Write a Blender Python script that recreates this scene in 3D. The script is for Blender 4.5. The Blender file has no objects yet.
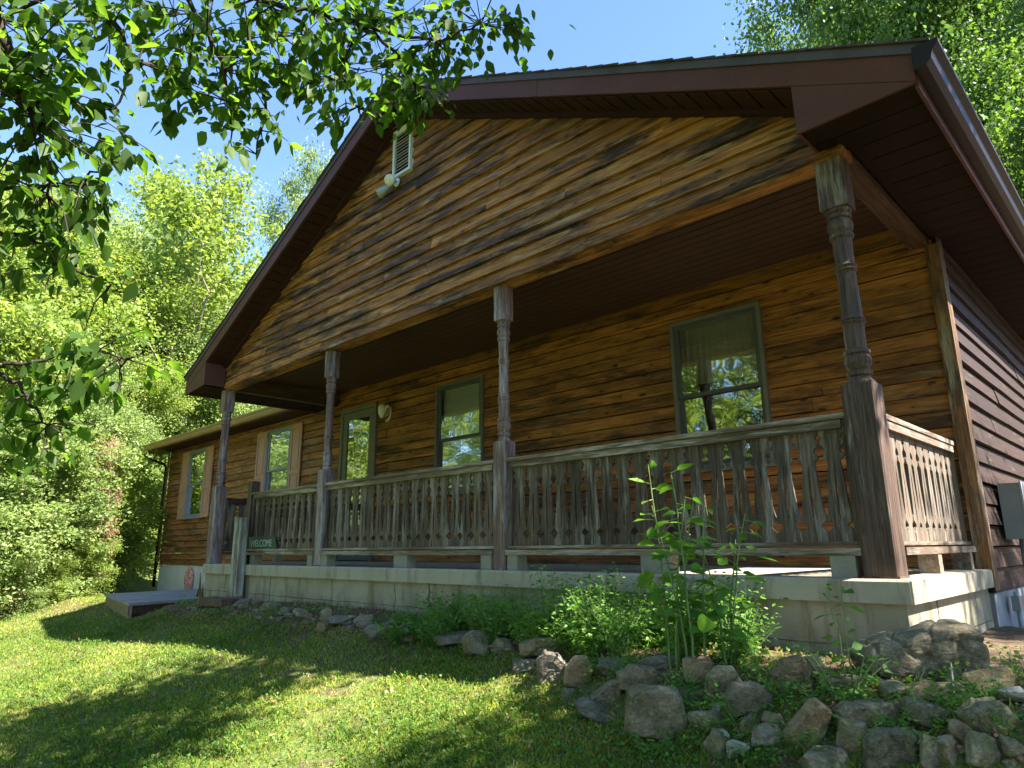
import bpy, bmesh, math, random
import numpy as np
from mathutils import Vector, Matrix, noise as mnoise
rng = random.Random(7)
nrng = np.random.default_rng(11)
SC = bpy.context.scene
C = SC.collection

# ------------------------------------------------------------------ camera
CAM = Vector((9.5908, -3.9937, 0.1704))
RT = Vector((0.71441979, 0.69965839, -0.00908273))
UP = Vector((0.1699368, -0.16090095, 0.97223061))
FW = Vector((-0.67876789, 0.69612428, 0.23384853))
FPX = 681.4
cd = bpy.data.cameras.new('camera')
cam = bpy.data.objects.new('camera', cd)
C.objects.link(cam)
cam.matrix_world = Matrix(((RT.x, UP.x, -FW.x, CAM.x), (RT.y, UP.y, -FW.y, CAM.y), (RT.z, UP.z, -FW.z, CAM.z), (0, 0, 0, 1)))
cd.sensor_width = 36
cd.lens = FPX / 1024 * 36
cd.clip_end = 2000
cd.clip_start = 0.05
SC.camera = cam

# ------------------------------------------------------------------ light
SUN_EL, SUN_AZ = 50.0, 15.0          # azimuth measured from +X towards +Y
w = bpy.data.worlds.new('World')
SC.world = w
w.use_nodes = True
nt = w.node_tree
bg = nt.nodes['Background']
sky = nt.nodes.new('ShaderNodeTexSky')
sky.sky_type = 'NISHITA'
sky.sun_disc = False
sky.sun_elevation = math.radians(SUN_EL)
sky.sun_rotation = math.radians(90 - SUN_AZ)
sky.altitude = 1800
sky.air_density = 1.0
sky.dust_density = 0.05
sky.ozone_density = 4.5
nt.links.new(sky.outputs[0], bg.inputs[0])
bg.inputs[1].default_value = 0.09
sd = bpy.data.lights.new('sun', 'SUN')
sd.energy = 5.0
sd.angle = math.radians(0.5)
sd.color = (1.0, 0.94, 0.84)
sun = bpy.data.objects.new('sun', sd)
C.objects.link(sun)
_e, _a = math.radians(SUN_EL), math.radians(SUN_AZ)
SUNV = Vector((math.cos(_e) * math.cos(_a), math.cos(_e) * math.sin(_a), math.sin(_e)))
sun.rotation_euler = SUNV.to_track_quat('Z', 'Y').to_euler()
SC.view_settings.view_transform = 'Standard'
SC.view_settings.look = 'None'
SC.view_settings.exposure = 2.55
SC.view_settings.gamma = 1.0
SC.view_settings.use_curve_mapping = False
SC.render.resolution_x = 1024
SC.render.resolution_y = 768


# ------------------------------------------------------------------ helpers
def ray(u, v):
    return FW + RT * ((u - 512) / FPX) - UP * ((v - 384) / FPX)


def at_dist(u, v, d):
    return CAM + ray(u, v).normalized() * d


def smooth(t):
    t = max(0.0, min(1.0, t))
    return t * t * (3 - 2 * t)


def lerp(a, b, t):
    return a + (b - a) * t


def toe(x):
    return lerp(-0.72, -1.32, smooth((x - 6.0) / 1.8))


def lawn(x, y):
    z = -0.48 - 0.035 * max(0, 3 - x) - 0.24 * max(0, -0.6 - y)
    if y < -5:
        z = -0.48 - 0.035 * max(0, 3 - x) - 0.24 * 4.4
    if x < -14:
        z += 0.035 * (-14 - x)
    return z


def ground(x, y):
    z = lawn(x, y)
    zb = -0.38 - 0.035 * max(0, 3 - x)
    t = smooth((y - toe(x)) / 0.5)
    z = lerp(z, zb, t)
    if y > 1.5:
        z -= 0.12 * smooth((y - 1.5) / 1.5)
    b = -5.6 - 1.3 * max(0, min(y, 3.0))
    if x < b:
        d = b - x
        z += 0.26 * d * smooth(d / 2.0) * (1 if d < 45 else 45 / d)
    if y > 13:
        d = y - 13
        z += 0.38 * d * smooth(d / 4) * (1 if d < 50 else 50 / d)
    near = 1.0 if (-8 < x < 12 and -6 < y < 2) else 2.5
    z += 0.018 * near * mnoise.noise(Vector((x * 1.3, y * 1.3, 0))) + 0.03 * near * mnoise.noise(Vector((x * 0.4, y * 0.4, 5)))
    return z


def hit(u, v, tmax=80):
    r = ray(u, v)
    t = 0.8
    while t < tmax:
        p = CAM + r * t
        if p.z < ground(p.x, p.y):
            return p
        t += 0.02 if t < 12 else 0.1
    return CAM + r * tmax


class MB:
    def __init__(self):
        self.v, self.f, self.r = [], [], []

    def add(self, vs, fs, rnd=None):
        o = len(self.v)
        self.v += [tuple(p) for p in vs]
        self.f += [tuple(i + o for i in f) for f in fs]
        if rnd is None:
            rnd = rng.random()
        self.r += [rnd] * len(fs)

    def box(self, x0, x1, y0, y1, z0, z1, rnd=None):
        vs = [(x, y, z) for x in (x0, x1) for y in (y0, y1) for z in (z0, z1)]
        fs = [(0, 1, 3, 2), (4, 6, 7, 5), (0, 4, 5, 1), (2, 3, 7, 6), (0, 2, 6, 4), (1, 5, 7, 3)]
        self.add(vs, fs, rnd)

    def prism(self, poly, y0, y1, axis='y', rnd=None):
        """poly: list of 2D points; extruded along axis between y0 and y1."""
        n = len(poly)
        def P(a, b, c):
            return (a, c, b) if axis == 'y' else ((c, a, b) if axis == 'x' else (a, b, c))
        vs = [P(a, b, y0) for a, b in poly] + [P(a, b, y1) for a, b in poly]
        fs = [tuple(range(n)), tuple(range(2 * n - 1, n - 1, -1))]
        fs += [(i, (i + 1) % n, (i + 1) % n + n, i + n) for i in range(n)]
        self.add(vs, fs, rnd)

    def tube(self, pts, rad, n=8, rnd=None, cap=True):
        pts = [Vector(p) for p in pts]
        if not hasattr(rad, '__len__'):
            rad = [rad] * len(pts)
        vs, fs = [], []
        ref = None
        for i, p in enumerate(pts):
            d = (pts[min(i + 1, len(pts) - 1)] - pts[max(i - 1, 0)])
            if d.length < 1e-9:
                d = Vector((0, 0, 1))
            d.normalize()
            if ref is None:
                ref = Vector((0, 0, 1)) if abs(d.z) < 0.9 else Vector((1, 0, 0))
            a = d.cross(ref)
            if a.length < 1e-6:
                a = d.orthogonal()
            a.normalize()
            b = d.cross(a)
            ref = -b.cross(d).cross(d) if False else ref
            for k in range(n):
                t = 2 * math.pi * k / n
                vs.append(p + (a * math.cos(t) + b * math.sin(t)) * rad[i])
        for i in range(len(pts) - 1):
            for k in range(n):
                k2 = (k + 1) % n
                fs.append((i * n + k, i * n + k2, (i + 1) * n + k2, (i + 1) * n + k))
        if cap:
            fs.append(tuple(range(n - 1, -1, -1)))
            fs.append(tuple(range((len(pts) - 1) * n, len(pts) * n)))
        self.add(vs, fs, rnd)

    def lathe(self, prof, cx, cy, n=20, z0=0, rnd=None, jit=0):
        vs, fs = [], []
        for r, z in prof:
            for k in range(n):
                t = 2 * math.pi * (k + 0.5) / n
                vs.append((cx + r * math.cos(t), cy + r * math.sin(t), z0 + z))
        for i in range(len(prof) - 1):
            for k in range(n):
                k2 = (k + 1) % n
                fs.append((i * n + k, i * n + k2, (i + 1) * n + k2, (i + 1) * n + k))
        fs.append(tuple(range(n - 1, -1, -1)))
        fs.append(tuple(range((len(prof) - 1) * n, len(prof) * n)))
        self.add(vs, fs, rnd)

    def build(self, name, mat, parent=None, smooth_=False, fixn=True):
        me = bpy.data.meshes.new(name)
        me.from_pydata(self.v, [], self.f)
        at = me.attributes.new('rnd', 'FLOAT', 'FACE')
        at.data.foreach_set('value', self.r)
        if fixn:
            bm = bmesh.new()
            bm.from_mesh(me)
            bmesh.ops.recalc_face_normals(bm, faces=bm.faces)
            bm.to_mesh(me)
            bm.free()
        if smooth_:
            me.polygons.foreach_set('use_smooth', [True] * len(me.polygons))
        me.materials.append(mat)
        me.update()
        o = bpy.data.objects.new(name, me)
        C.objects.link(o)
        if parent:
            o.parent = parent
            o.matrix_parent_inverse = Matrix.Translation(-parent_world(parent))
        return o


def parent_world(p):
    v = Vector((0, 0, 0))
    while p:
        v = v + Vector(p.location)
        p = p.parent
    return v


def tag(o, label=None, cat=None, group=None, kind=None):
    if label:
        o['label'] = label
    if cat:
        o['category'] = cat
    if group:
        o['group'] = group
    if kind:
        o['kind'] = kind
    return o


def empty(name, loc, label, cat, group=None):
    o = bpy.data.objects.new(name, None)
    o.empty_display_size = 0.2
    C.objects.link(o)
    o.location = loc
    return tag(o, label, cat, group)


def npmesh(name, verts, faces, rnd, mat, parent=None, smooth_=False):
    """verts (N,3), faces (M,k) numpy arrays, rnd (M,)"""
    me = bpy.data.meshes.new(name)
    M, k = faces.shape
    me.vertices.add(len(verts))
    me.vertices.foreach_set('co', verts.astype(np.float32).ravel())
    me.loops.add(M * k)
    me.loops.foreach_set('vertex_index', faces.astype(np.int32).ravel())
    me.polygons.add(M)
    me.polygons.foreach_set('loop_start', (np.arange(M) * k).astype(np.int32))
    me.update(calc_edges=True)
    at = me.attributes.new('rnd', 'FLOAT', 'FACE')
    at.data.foreach_set('value', rnd.astype(np.float32))
    if smooth_:
        me.polygons.foreach_set('use_smooth', [True] * M)
    me.materials.append(mat)
    o = bpy.data.objects.new(name, me)
    C.objects.link(o)
    if parent:
        o.parent = parent
        o.matrix_parent_inverse = Matrix.Translation(-parent_world(parent))
    return o


# ------------------------------------------------------------------ materials
def newmat(name):
    m = bpy.data.materials.new(name)
    m.use_nodes = True
    n = m.node_tree
    for x in list(n.nodes):
        if x.type != 'OUTPUT_MATERIAL':
            n.nodes.remove(x)
    out = [x for x in n.nodes if x.type == 'OUTPUT_MATERIAL'][0]
    return m, n, out


class NB:
    """small node builder"""
    def __init__(s, tree):
        s.t = tree

    def n(s, typ, ins=None, **kw):
        nd = s.t.nodes.new(typ)
        for k, v in kw.items():
            setattr(nd, k, v)
        for k, v in (ins or {}).items():
            if hasattr(v, 'links') or isinstance(v, bpy.types.NodeSocket):
                s.t.links.new(v, nd.inputs[k])
            else:
                nd.inputs[k].default_value = v
        return nd

    def noise(s, vec, scale, detail=4, rough=0.55, dist=0.0):
        return s.n('ShaderNodeTexNoise', {'Vector': vec, 'Scale': scale, 'Detail': detail, 'Roughness': rough, 'Distortion': dist}).outputs['Fac']

    def ramp(s, fac, stops):
        r = s.n('ShaderNodeValToRGB', {0: fac})
        el = r.color_ramp.elements
        while len(el) > 1:
            el.remove(el[-1])
        el[0].position = stops[0][0]
        el[0].color = (*stops[0][1], 1)
        for p, c in stops[1:]:
            e = el.new(p)
            e.color = (*c, 1)
        return r.outputs[0]

    def mix(s, fac, a, b, mode='MIX'):
        m = s.n('ShaderNodeMix', data_type='RGBA', blend_type=mode)
        for idx, v in ((0, fac), (6, a), (7, b)):
            if isinstance(v, bpy.types.NodeSocket):
                s.t.links.new(v, m.inputs[idx])
            elif isinstance(v, tuple):
                m.inputs[idx].default_value = (*v, 1)
            else:
                m.inputs[idx].default_value = v
        return m.outputs[2]

    def math(s, op, a, b=0.0, clamp=False):
        m = s.n('ShaderNodeMath', {0: a, 1: b}, operation=op)
        m.use_clamp = clamp
        return m.outputs[0]

    def sstep(s, v, a, b):
        m = s.n('ShaderNodeMapRange', {'Value': v, 'From Min': a, 'From Max': b}, interpolation_type='SMOOTHSTEP')
        return m.outputs[0]

    def bump(s, h, strength=0.4, dist=0.01):
        return s.n('ShaderNodeBump', {'Height': h, 'Strength': strength, 'Distance': dist}).outputs[0]

    def principled(s, out, color, rough=0.7, normal=None, spec=0.3, metal=0.0):
        p = s.n('ShaderNodeBsdfPrincipled')
        for k, v in (('Base Color', color), ('Roughness', rough), ('Specular IOR Level', spec), ('Metallic', metal)):
            if isinstance(v, bpy.types.NodeSocket):
                s.t.links.new(v, p.inputs[k])
            elif isinstance(v, tuple):
                p.inputs[k].default_value = (*v, 1)
            else:
                p.inputs[k].default_value = v
        if normal:
            s.t.links.new(normal, p.inputs['Normal'])
        s.t.links.new(p.outputs[0], out.inputs[0])
        return p

    def coords(s, scale=(1, 1, 1), offs=None):
        tc = s.n('ShaderNodeNewGeometry').outputs['Position']
        v = s.n('ShaderNodeVectorMath', {0: tc, 1: scale}, operation='MULTIPLY').outputs[0]
        if offs is not None:
            v = s.n('ShaderNodeVectorMath', {0: v, 1: offs}, operation='ADD').outputs[0]
        return v

    def rnd(s, name='rnd'):
        return s.n('ShaderNodeAttribute', attribute_name=name).outputs['Fac']


def wood_mat(name, axis, gold, mid, dark, stain=0.5, knots=True, grey=None, greyamt=0.0, rough=0.6, paint=None):
    m, t, out = newmat(name)
    b = NB(t)
    rn = b.rnd()
    off = b.n('ShaderNodeCombineXYZ', {0: b.math('MULTIPLY', rn, 37.0), 1: b.math('MULTIPLY', rn, 71.0), 2: b.math('MULTIPLY', rn, 13.0)}).outputs[0]
    sc = {'x': (1.0, 26, 26), 'y': (26, 1.0, 26), 'z': (26, 26, 1.0)}[axis]
    grain = b.noise(b.coords(sc, off), 2.2, 6, 0.6, 1.2)
    fine = b.noise(b.coords(tuple(k * 3 for k in sc), off), 3.0, 3, 0.6)
    large = b.noise(b.coords({'x': (0.8, 1, 5.0), 'y': (1, 0.8, 5.0), 'z': (1, 1, 0.6)}[axis], b.n('ShaderNodeVectorMath', {0: off, 1: (0.004, 0.004, 0.004)}, operation='MULTIPLY').outputs[0]), 1.3, 8, 0.72, 0.4)
    sl = {'x': (0.45, 3, 3), 'y': (3, 0.45, 3), 'z': (3, 3, 0.45)}[axis]
    patch = b.noise(b.coords(sl, off), 2.3, 5, 0.65)
    g = b.math('ADD', b.math('MULTIPLY', grain, 0.75), b.math('MULTIPLY', fine, 0.25))
    col = b.ramp(g, [(0.30, dark), (0.47, mid), (0.66, gold)])
    # each board has its own tone
    tone = b.ramp(rn, [(0.0, (0.66, 0.62, 0.57)), (0.5, (0.95, 0.94, 0.92)), (1.0, (1.2, 1.15, 1.05))])
    col = b.mix(1.0, col, tone, 'MULTIPLY')
    st = b.math('MULTIPLY', b.math('ADD', b.sstep(large, 0.42, 0.66), b.sstep(patch, 0.5, 0.72)), stain, True)
    col = b.mix(st, col, b.mix(0.35, dark, (0.036, 0.018, 0.007)))
    if knots:
        ks = {'x': (1.6, 9, 9), 'y': (9, 1.6, 9), 'z': (9, 9, 1.6)}[axis]
        kc = b.n('ShaderNodeSeparateXYZ', {0: b.coords({'x': (2.6, 0, 6.5), 'y': (0, 2.6, 6.5), 'z': (5, 0, 2)}[axis], off)})
        kv = b.n('ShaderNodeCombineXYZ', {0: kc.outputs[1 if axis == 'y' else 0], 1: kc.outputs[2], 2: 0.0}).outputs[0]
        vor = b.n('ShaderNodeTexVoronoi', {'Vector': kv, 'Scale': 1.35}, voronoi_dimensions='2D')
        vcol = b.n('ShaderNodeSeparateColor', {0: vor.outputs['Color']})
        vor = b.math('ADD', vor.outputs['Distance'], b.math('MULTIPLY', b.math('GREATER_THAN', vcol.outputs[0], 0.42), 1.0))
        vor = b.math('ADD', vor, b.math('MULTIPLY', vcol.outputs[1], 0.07))
        vor = b.math('ADD', vor, b.math('MULTIPLY', b.math('SUBTRACT', patch, 0.5), 0.25))
        k = b.math('SUBTRACT', 1.0, b.sstep(vor, 0.07, 0.15))
        ring = b.math('SUBTRACT', 1.0, b.sstep(vor, 0.12, 0.36))
        col = b.mix(b.math('MULTIPLY', ring, 0.6), col, b.mix(0.5, mid, dark))
        col = b.mix(b.math('MULTIPLY', k, 0.9), col, (0.03, 0.012, 0.006))
    if grey:
        gm = b.sstep(b.noise(b.coords(tuple(max(0.8, k * 0.25) for k in sc), off), 2.0, 5, 0.7), 0.62 - greyamt * 0.45, 0.78 - greyamt * 0.4)
        col = b.mix(gm, col, b.ramp(fine, [(0.3, tuple(k * 0.35 for k in grey)), (0.6, grey)]))
    if paint:
        pm = b.sstep(b.noise(b.coords((9, 9, 4)), 2.5, 8, 0.75), 0.44, 0.52)
        col = b.mix(pm, col, paint)
    h = b.math('ADD', g, b.math('MULTIPLY', patch, 0.4))
    rg = b.ramp(g, [(0.3, (rough + .15,) * 3), (0.7, (rough - .05,) * 3)])
    b.principled(out, col, rg, b.bump(h, 0.55, 0.006), 0.35)
    return m


GOLD, MID, DARK = (0.54, 0.235, 0.05), (0.29, 0.118, 0.03), (0.07, 0.03, 0.012)
M = {}
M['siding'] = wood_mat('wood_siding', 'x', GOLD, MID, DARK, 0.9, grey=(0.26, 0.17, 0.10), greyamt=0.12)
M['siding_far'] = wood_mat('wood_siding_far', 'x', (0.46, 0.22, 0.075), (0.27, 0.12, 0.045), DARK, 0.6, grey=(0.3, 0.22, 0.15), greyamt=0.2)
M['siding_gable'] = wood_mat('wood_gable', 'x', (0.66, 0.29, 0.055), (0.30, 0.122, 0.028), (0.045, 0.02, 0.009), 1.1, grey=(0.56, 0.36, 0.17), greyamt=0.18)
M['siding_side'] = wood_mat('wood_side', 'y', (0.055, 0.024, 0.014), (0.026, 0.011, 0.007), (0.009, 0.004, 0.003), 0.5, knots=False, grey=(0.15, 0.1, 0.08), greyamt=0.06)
M['trim_wood'] = wood_mat('corner_trim_wood', 'z', (0.30, 0.145, 0.045), (0.12, 0.06, 0.026), (0.03, 0.018, 0.011), 1.0, grey=(0.3, 0.25, 0.18), greyamt=0.3)
M['beam_dark'] = wood_mat('dark_beam_wood', 'y', (0.13, 0.07, 0.04), (0.07, 0.035, 0.022), (0.03, 0.016, 0.012), 0.4)
M['rail_x'] = wood_mat('weathered_rail', 'x', (0.34, 0.255, 0.19), (0.18, 0.13, 0.095), (0.048, 0.034, 0.027), 0.5, False, (0.44, 0.38, 0.32), 0.38)
M['rail_z'] = wood_mat('weathered_newel', 'z', (0.34, 0.32, 0.27), (0.2, 0.18, 0.15), (0.06, 0.05, 0.045), 0.4, False, (0.46, 0.46, 0.42), 0.45)
M['rail_y'] = wood_mat('weathered_rail_side', 'y', (0.27, 0.215, 0.16), (0.16, 0.12, 0.088), (0.05, 0.036, 0.028), 0.35, False, (0.34, 0.29, 0.235), 0.4)
M['baluster'] = wood_mat('weathered_baluster', 'z', (0.20, 0.145, 0.108), (0.09, 0.064, 0.047), (0.024, 0.017, 0.013), 0.7, False, (0.30, 0.26, 0.22), 0.3)
M['baluster_side'] = wood_mat('weathered_baluster_side', 'z', (0.20, 0.16, 0.122), (0.12, 0.092, 0.07), (0.038, 0.028, 0.022), 0.35, False, (0.24, 0.21, 0.17), 0.35)
M['post'] = wood_mat('flaking_post', 'z', (0.29, 0.2, 0.18), (0.15, 0.09, 0.082), (0.055, 0.033, 0.03), 0.35, False, (0.42, 0.36, 0.37), 0.36, paint=None)
M['post_dark'] = wood_mat('weathered_corner_post', 'z', (0.17, 0.11, 0.085), (0.085, 0.052, 0.04), (0.026, 0.016, 0.013), 0.35, False, (0.31, 0.24, 0.19), 0.22)
M['deck'] = wood_mat('weathered_deck', 'y', (0.42, 0.39, 0.37), (0.27, 0.245, 0.235), (0.1, 0.09, 0.085), 0.3, False, (0.38, 0.37, 0.4), 0.45)
M['deck_side'] = wood_mat('deck_skirt', 'x', (0.44, 0.36, 0.25), (0.3, 0.24, 0.16), (0.12, 0.09, 0.06), 0.2)


def simple(name, c1, c2, scale=6, rough=0.6, spec=0.3, metal=0, bump=0.15, bd=0.004):
    m, t, out = newmat(name)
    b = NB(t)
    n = b.noise(b.coords(), scale, 6, 0.62)
    f = b.noise(b.coords(), scale * 12, 4, 0.6)
    col = b.ramp(b.math('ADD', b.math('MULTIPLY', n, 0.7), b.math('MULTIPLY', f, 0.3)), [(0.3, c1), (0.7, c2)])
    b.principled(out, col, rough, b.bump(b.math('ADD', n, f), bump, bd), spec, metal)
    return m


M['fascia'] = simple('brown_painted_metal', (0.085, 0.032, 0.022), (0.125, 0.048, 0.034), 2.5, 0.5, 0.15)
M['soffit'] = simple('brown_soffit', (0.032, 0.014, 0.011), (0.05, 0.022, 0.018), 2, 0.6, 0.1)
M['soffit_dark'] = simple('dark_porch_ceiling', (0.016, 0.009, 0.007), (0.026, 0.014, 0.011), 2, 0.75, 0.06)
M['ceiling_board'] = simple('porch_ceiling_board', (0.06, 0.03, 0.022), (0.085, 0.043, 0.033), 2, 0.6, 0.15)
M['gutter'] = simple('brown_gutter', (0.014, 0.010, 0.009), (0.024, 0.016, 0.014), 3, 0.45, 0.2)
M['gutter_tan'] = simple('tan_gutter', (0.28, 0.19, 0.1), (0.4, 0.28, 0.15), 3, 0.5)
M['drip'] = simple('drip_edge', (0.06, 0.048, 0.05), (0.1, 0.08, 0.085), 5, 0.6, 0.25)
M['shingle'] = simple('roof_shingle', (0.06, 0.045, 0.045), (0.14, 0.1, 0.1), 14, 0.9, 0.1, 0, 0.8, 0.01)
M['trim_green'] = simple('grey_green_trim', (0.10, 0.098, 0.078), (0.155, 0.148, 0.118), 6, 0.55)
M['sash'] = simple('dark_sash', (0.05, 0.055, 0.06), (0.085, 0.09, 0.1), 6, 0.5)
M['sash_blue'] = simple('grey_blue_sash', (0.17, 0.19, 0.23), (0.25, 0.27, 0.31), 6, 0.5)
M['shutter'] = simple('faded_red_shutter', (0.38, 0.21, 0.15), (0.50, 0.29, 0.22), 5, 0.65)
M['white'] = simple('white_plastic', (0.6, 0.6, 0.55), (0.75, 0.74, 0.68), 8, 0.5)
M['black'] = simple('dark_cavity', (0.008, 0.008, 0.008), (0.015, 0.014, 0.013), 4, 0.9)
M['brass'] = simple('aged_brass', (0.5, 0.42, 0.2), (0.72, 0.64, 0.36), 12, 0.35, 0.5, 0.3)
M['cream_glass'] = simple('cream_glass', (0.62, 0.6, 0.42), (0.75, 0.74, 0.56), 12, 0.25, 0.5)
M['meter_grey'] = simple('grey_meter_paint', (0.2, 0.21, 0.21), (0.3, 0.31, 0.31), 5, 0.45)
M['conduit'] = simple('grey_conduit', (0.3, 0.32, 0.35), (0.42, 0.44, 0.47), 6, 0.4)
M['blind'] = simple('pale_blind', (0.76, 0.80, 0.72), (0.84, 0.88, 0.8), 3, 0.7)
M['curtain'] = simple('olive_curtain', (0.3, 0.31, 0.24), (0.42, 0.43, 0.34), 3, 0.8)
M['room'] = simple('room_wall', (0.05, 0.045, 0.04), (0.07, 0.065, 0.06), 1, 0.9)


def concrete(name, c1, c2, stain, amt, moss=None):
    m, t, out = newmat(name)
    b = NB(t)
    n = b.noise(b.coords(), 3.0, 8, 0.65)
    f = b.noise(b.coords(), 60, 4, 0.7)
    streak = b.noise(b.coords((5, 5, 0.7)), 1.6, 6, 0.65)
    col = b.ramp(b.math('ADD', b.math('MULTIPLY', n, 0.65), b.math('MULTIPLY', f, 0.35)), [(0.3, c1), (0.7, c2)])
    col = b.mix(b.math('MULTIPLY', b.sstep(streak, 0.5, 0.68), amt), col, stain)
    if moss:
        z = b.n('ShaderNodeSeparateXYZ', {0: b.coords()}).outputs[2]
        zz = b.math('SUBTRACT', 1.0, b.sstep(z, -0.5, -0.15))
        mm = b.math('MULTIPLY', b.sstep(b.noise(b.coords(), 5, 6, 0.7), 0.42, 0.62), b.math('ADD', b.math('MULTIPLY', zz, 0.6), 0.2))
        col = b.mix(mm, col, moss)
    vor = b.n('ShaderNodeTexVoronoi', {'Vector': b.coords(), 'Scale': 1.1, 'Detail': 2.0}, feature='DISTANCE_TO_EDGE').outputs['Distance']
    b.principled(out, col, 0.85, b.bump(b.math('ADD', n, f), 0.35, 0.006), 0.2)
    return m


M['slab'] = concrete('porch_slab_concrete', (0.31, 0.275, 0.205), (0.43, 0.385, 0.30), (0.19, 0.16, 0.10), 0.7)
M['base'] = concrete('base_block_concrete', (0.27, 0.235, 0.17), (0.40, 0.355, 0.27), (0.17, 0.14, 0.075), 0.85, (0.12, 0.115, 0.06))
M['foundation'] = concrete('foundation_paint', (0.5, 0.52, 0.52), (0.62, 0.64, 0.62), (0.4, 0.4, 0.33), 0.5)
M['foundation_shaded'] = concrete('foundation_paint_shaded', (0.22, 0.23, 0.25), (0.32, 0.33, 0.35), (0.2, 0.18, 0.14), 0.6)  # same pale paint as a darker copy, with shade put into its colour
M['joint'] = simple('joint_dark', (0.06, 0.06, 0.045), (0.12, 0.115, 0.09), 12, 0.9)


def glass_mat():
    m, t, out = newmat('window_glass')
    b = NB(t)
    tr = b.n('ShaderNodeBsdfTransparent', {0: (0.93, 0.95, 0.92, 1)})
    wob = b.noise(b.coords(), 1.7, 2, 0.5)
    gl = b.n('ShaderNodeBsdfGlossy', {0: (0.9, 0.95, 0.9, 1), 'Roughness': 0.02, 'Normal': b.bump(wob, 0.25, 0.02)})
    fr = b.n('ShaderNodeFresnel', {0: 1.5}).outputs[0]
    fac = b.math('ADD', b.math('MULTIPLY', fr, 2.0), 0.30, True)
    mx = b.n('ShaderNodeMixShader', {0: fac, 1: tr.outputs[0], 2: gl.outputs[0]})
    t.links.new(mx.outputs[0], out.inputs[0])
    return m


M['glass'] = glass_mat()


def leaf_mat(name, cols, trans, tr_amt=0.45, rough=0.5, spec=0.25):
    m, t, out = newmat(name)
    b = NB(t)
    rn = b.rnd()
    big = b.noise(b.coords(), 0.9, 3, 0.6)
    f = b.math('ADD', b.math('MULTIPLY', rn, 0.6), b.math('MULTIPLY', b.sstep(big, 0.3, 0.7), 0.4))
    n = len(cols)
    col = b.ramp(f, [(i / (n - 1), c) for i, c in enumerate(cols)])
    p = b.principled(out, col, rough, None, spec)
    tl = b.n('ShaderNodeBsdfTranslucent', {0: b.mix(1.0, col, trans, 'MULTIPLY')})
    mx = b.n('ShaderNodeMixShader', {0: tr_amt, 1: p.outputs[0], 2: tl.outputs[0]})
    t.links.new(mx.outputs[0], out.inputs[0])
    return m


M['leaf_hill'] = leaf_mat('leaf_sunny_green', [(0.10, 0.16, 0.035), (0.17, 0.24, 0.05), (0.26, 0.32, 0.085)], (1.9, 1.8, 0.9))
M['leaf_pale'] = leaf_mat('leaf_pale_green', [(0.09, 0.15, 0.04), (0.18, 0.25, 0.08), (0.29, 0.35, 0.13)], (1.5, 1.5, 0.8))  # pale green, with some haze of the left slope put into the colour
M['leaf_mid'] = leaf_mat('leaf_mid_green', [(0.038, 0.085, 0.020), (0.075, 0.14, 0.032), (0.14, 0.21, 0.045)], (1.8, 1.8, 0.7))
M['leaf_dark'] = leaf_mat('leaf_dark_green', [(0.025, 0.05, 0.015), (0.045, 0.08, 0.02), (0.08, 0.12, 0.03)], (1.8, 1.8, 0.7))
M['leaf_over'] = leaf_mat('leaf_overhanging', [(0.024, 0.05, 0.010), (0.043, 0.086, 0.015), (0.08, 0.145, 0.022)], (2.9, 3.0, 0.9), 0.55, 0.5, 0.2)
M['leaf_brown'] = leaf_mat('leaf_dry_brown', [(0.13, 0.08, 0.04), (0.22, 0.14, 0.075), (0.32, 0.23, 0.13)], (1.3, 1.2, 0.9), 0.2)
M['leaf_weed'] = leaf_mat('leaf_weed', [(0.05, 0.13, 0.025), (0.11, 0.23, 0.04), (0.19, 0.34, 0.055)], (1.6, 1.8, 0.8), 0.4)
M['leaf_tall'] = leaf_mat('leaf_tall_weed', [(0.06, 0.14, 0.025), (0.10, 0.21, 0.035), (0.18, 0.31, 0.05)], (1.6, 1.8, 0.8), 0.4)
M['leaf_grass'] = leaf_mat('grass_blade', [(0.055, 0.105, 0.014), (0.14, 0.19, 0.024), (0.30, 0.31, 0.045), (0.46, 0.37, 0.16)], (1.6, 1.7, 0.7), 0.4, 0.55, 0.2)
M['stem'] = simple('green_stem', (0.1, 0.17, 0.05), (0.17, 0.24, 0.08), 10, 0.6)
M['bark'] = simple('tree_bark', (0.07, 0.055, 0.045), (0.2, 0.165, 0.135), 8, 0.9, 0.1, 0, 0.8, 0.02)
M['bark_dark'] = simple('dark_twig_bark', (0.025, 0.02, 0.016), (0.06, 0.045, 0.035), 10, 0.85, 0.1, 0, 0.5, 0.01)
M['bark_pale'] = simple('pale_bark', (0.22, 0.18, 0.15), (0.38, 0.33, 0.28), 10, 0.85, 0.1, 0, 0.5, 0.01)


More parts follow.
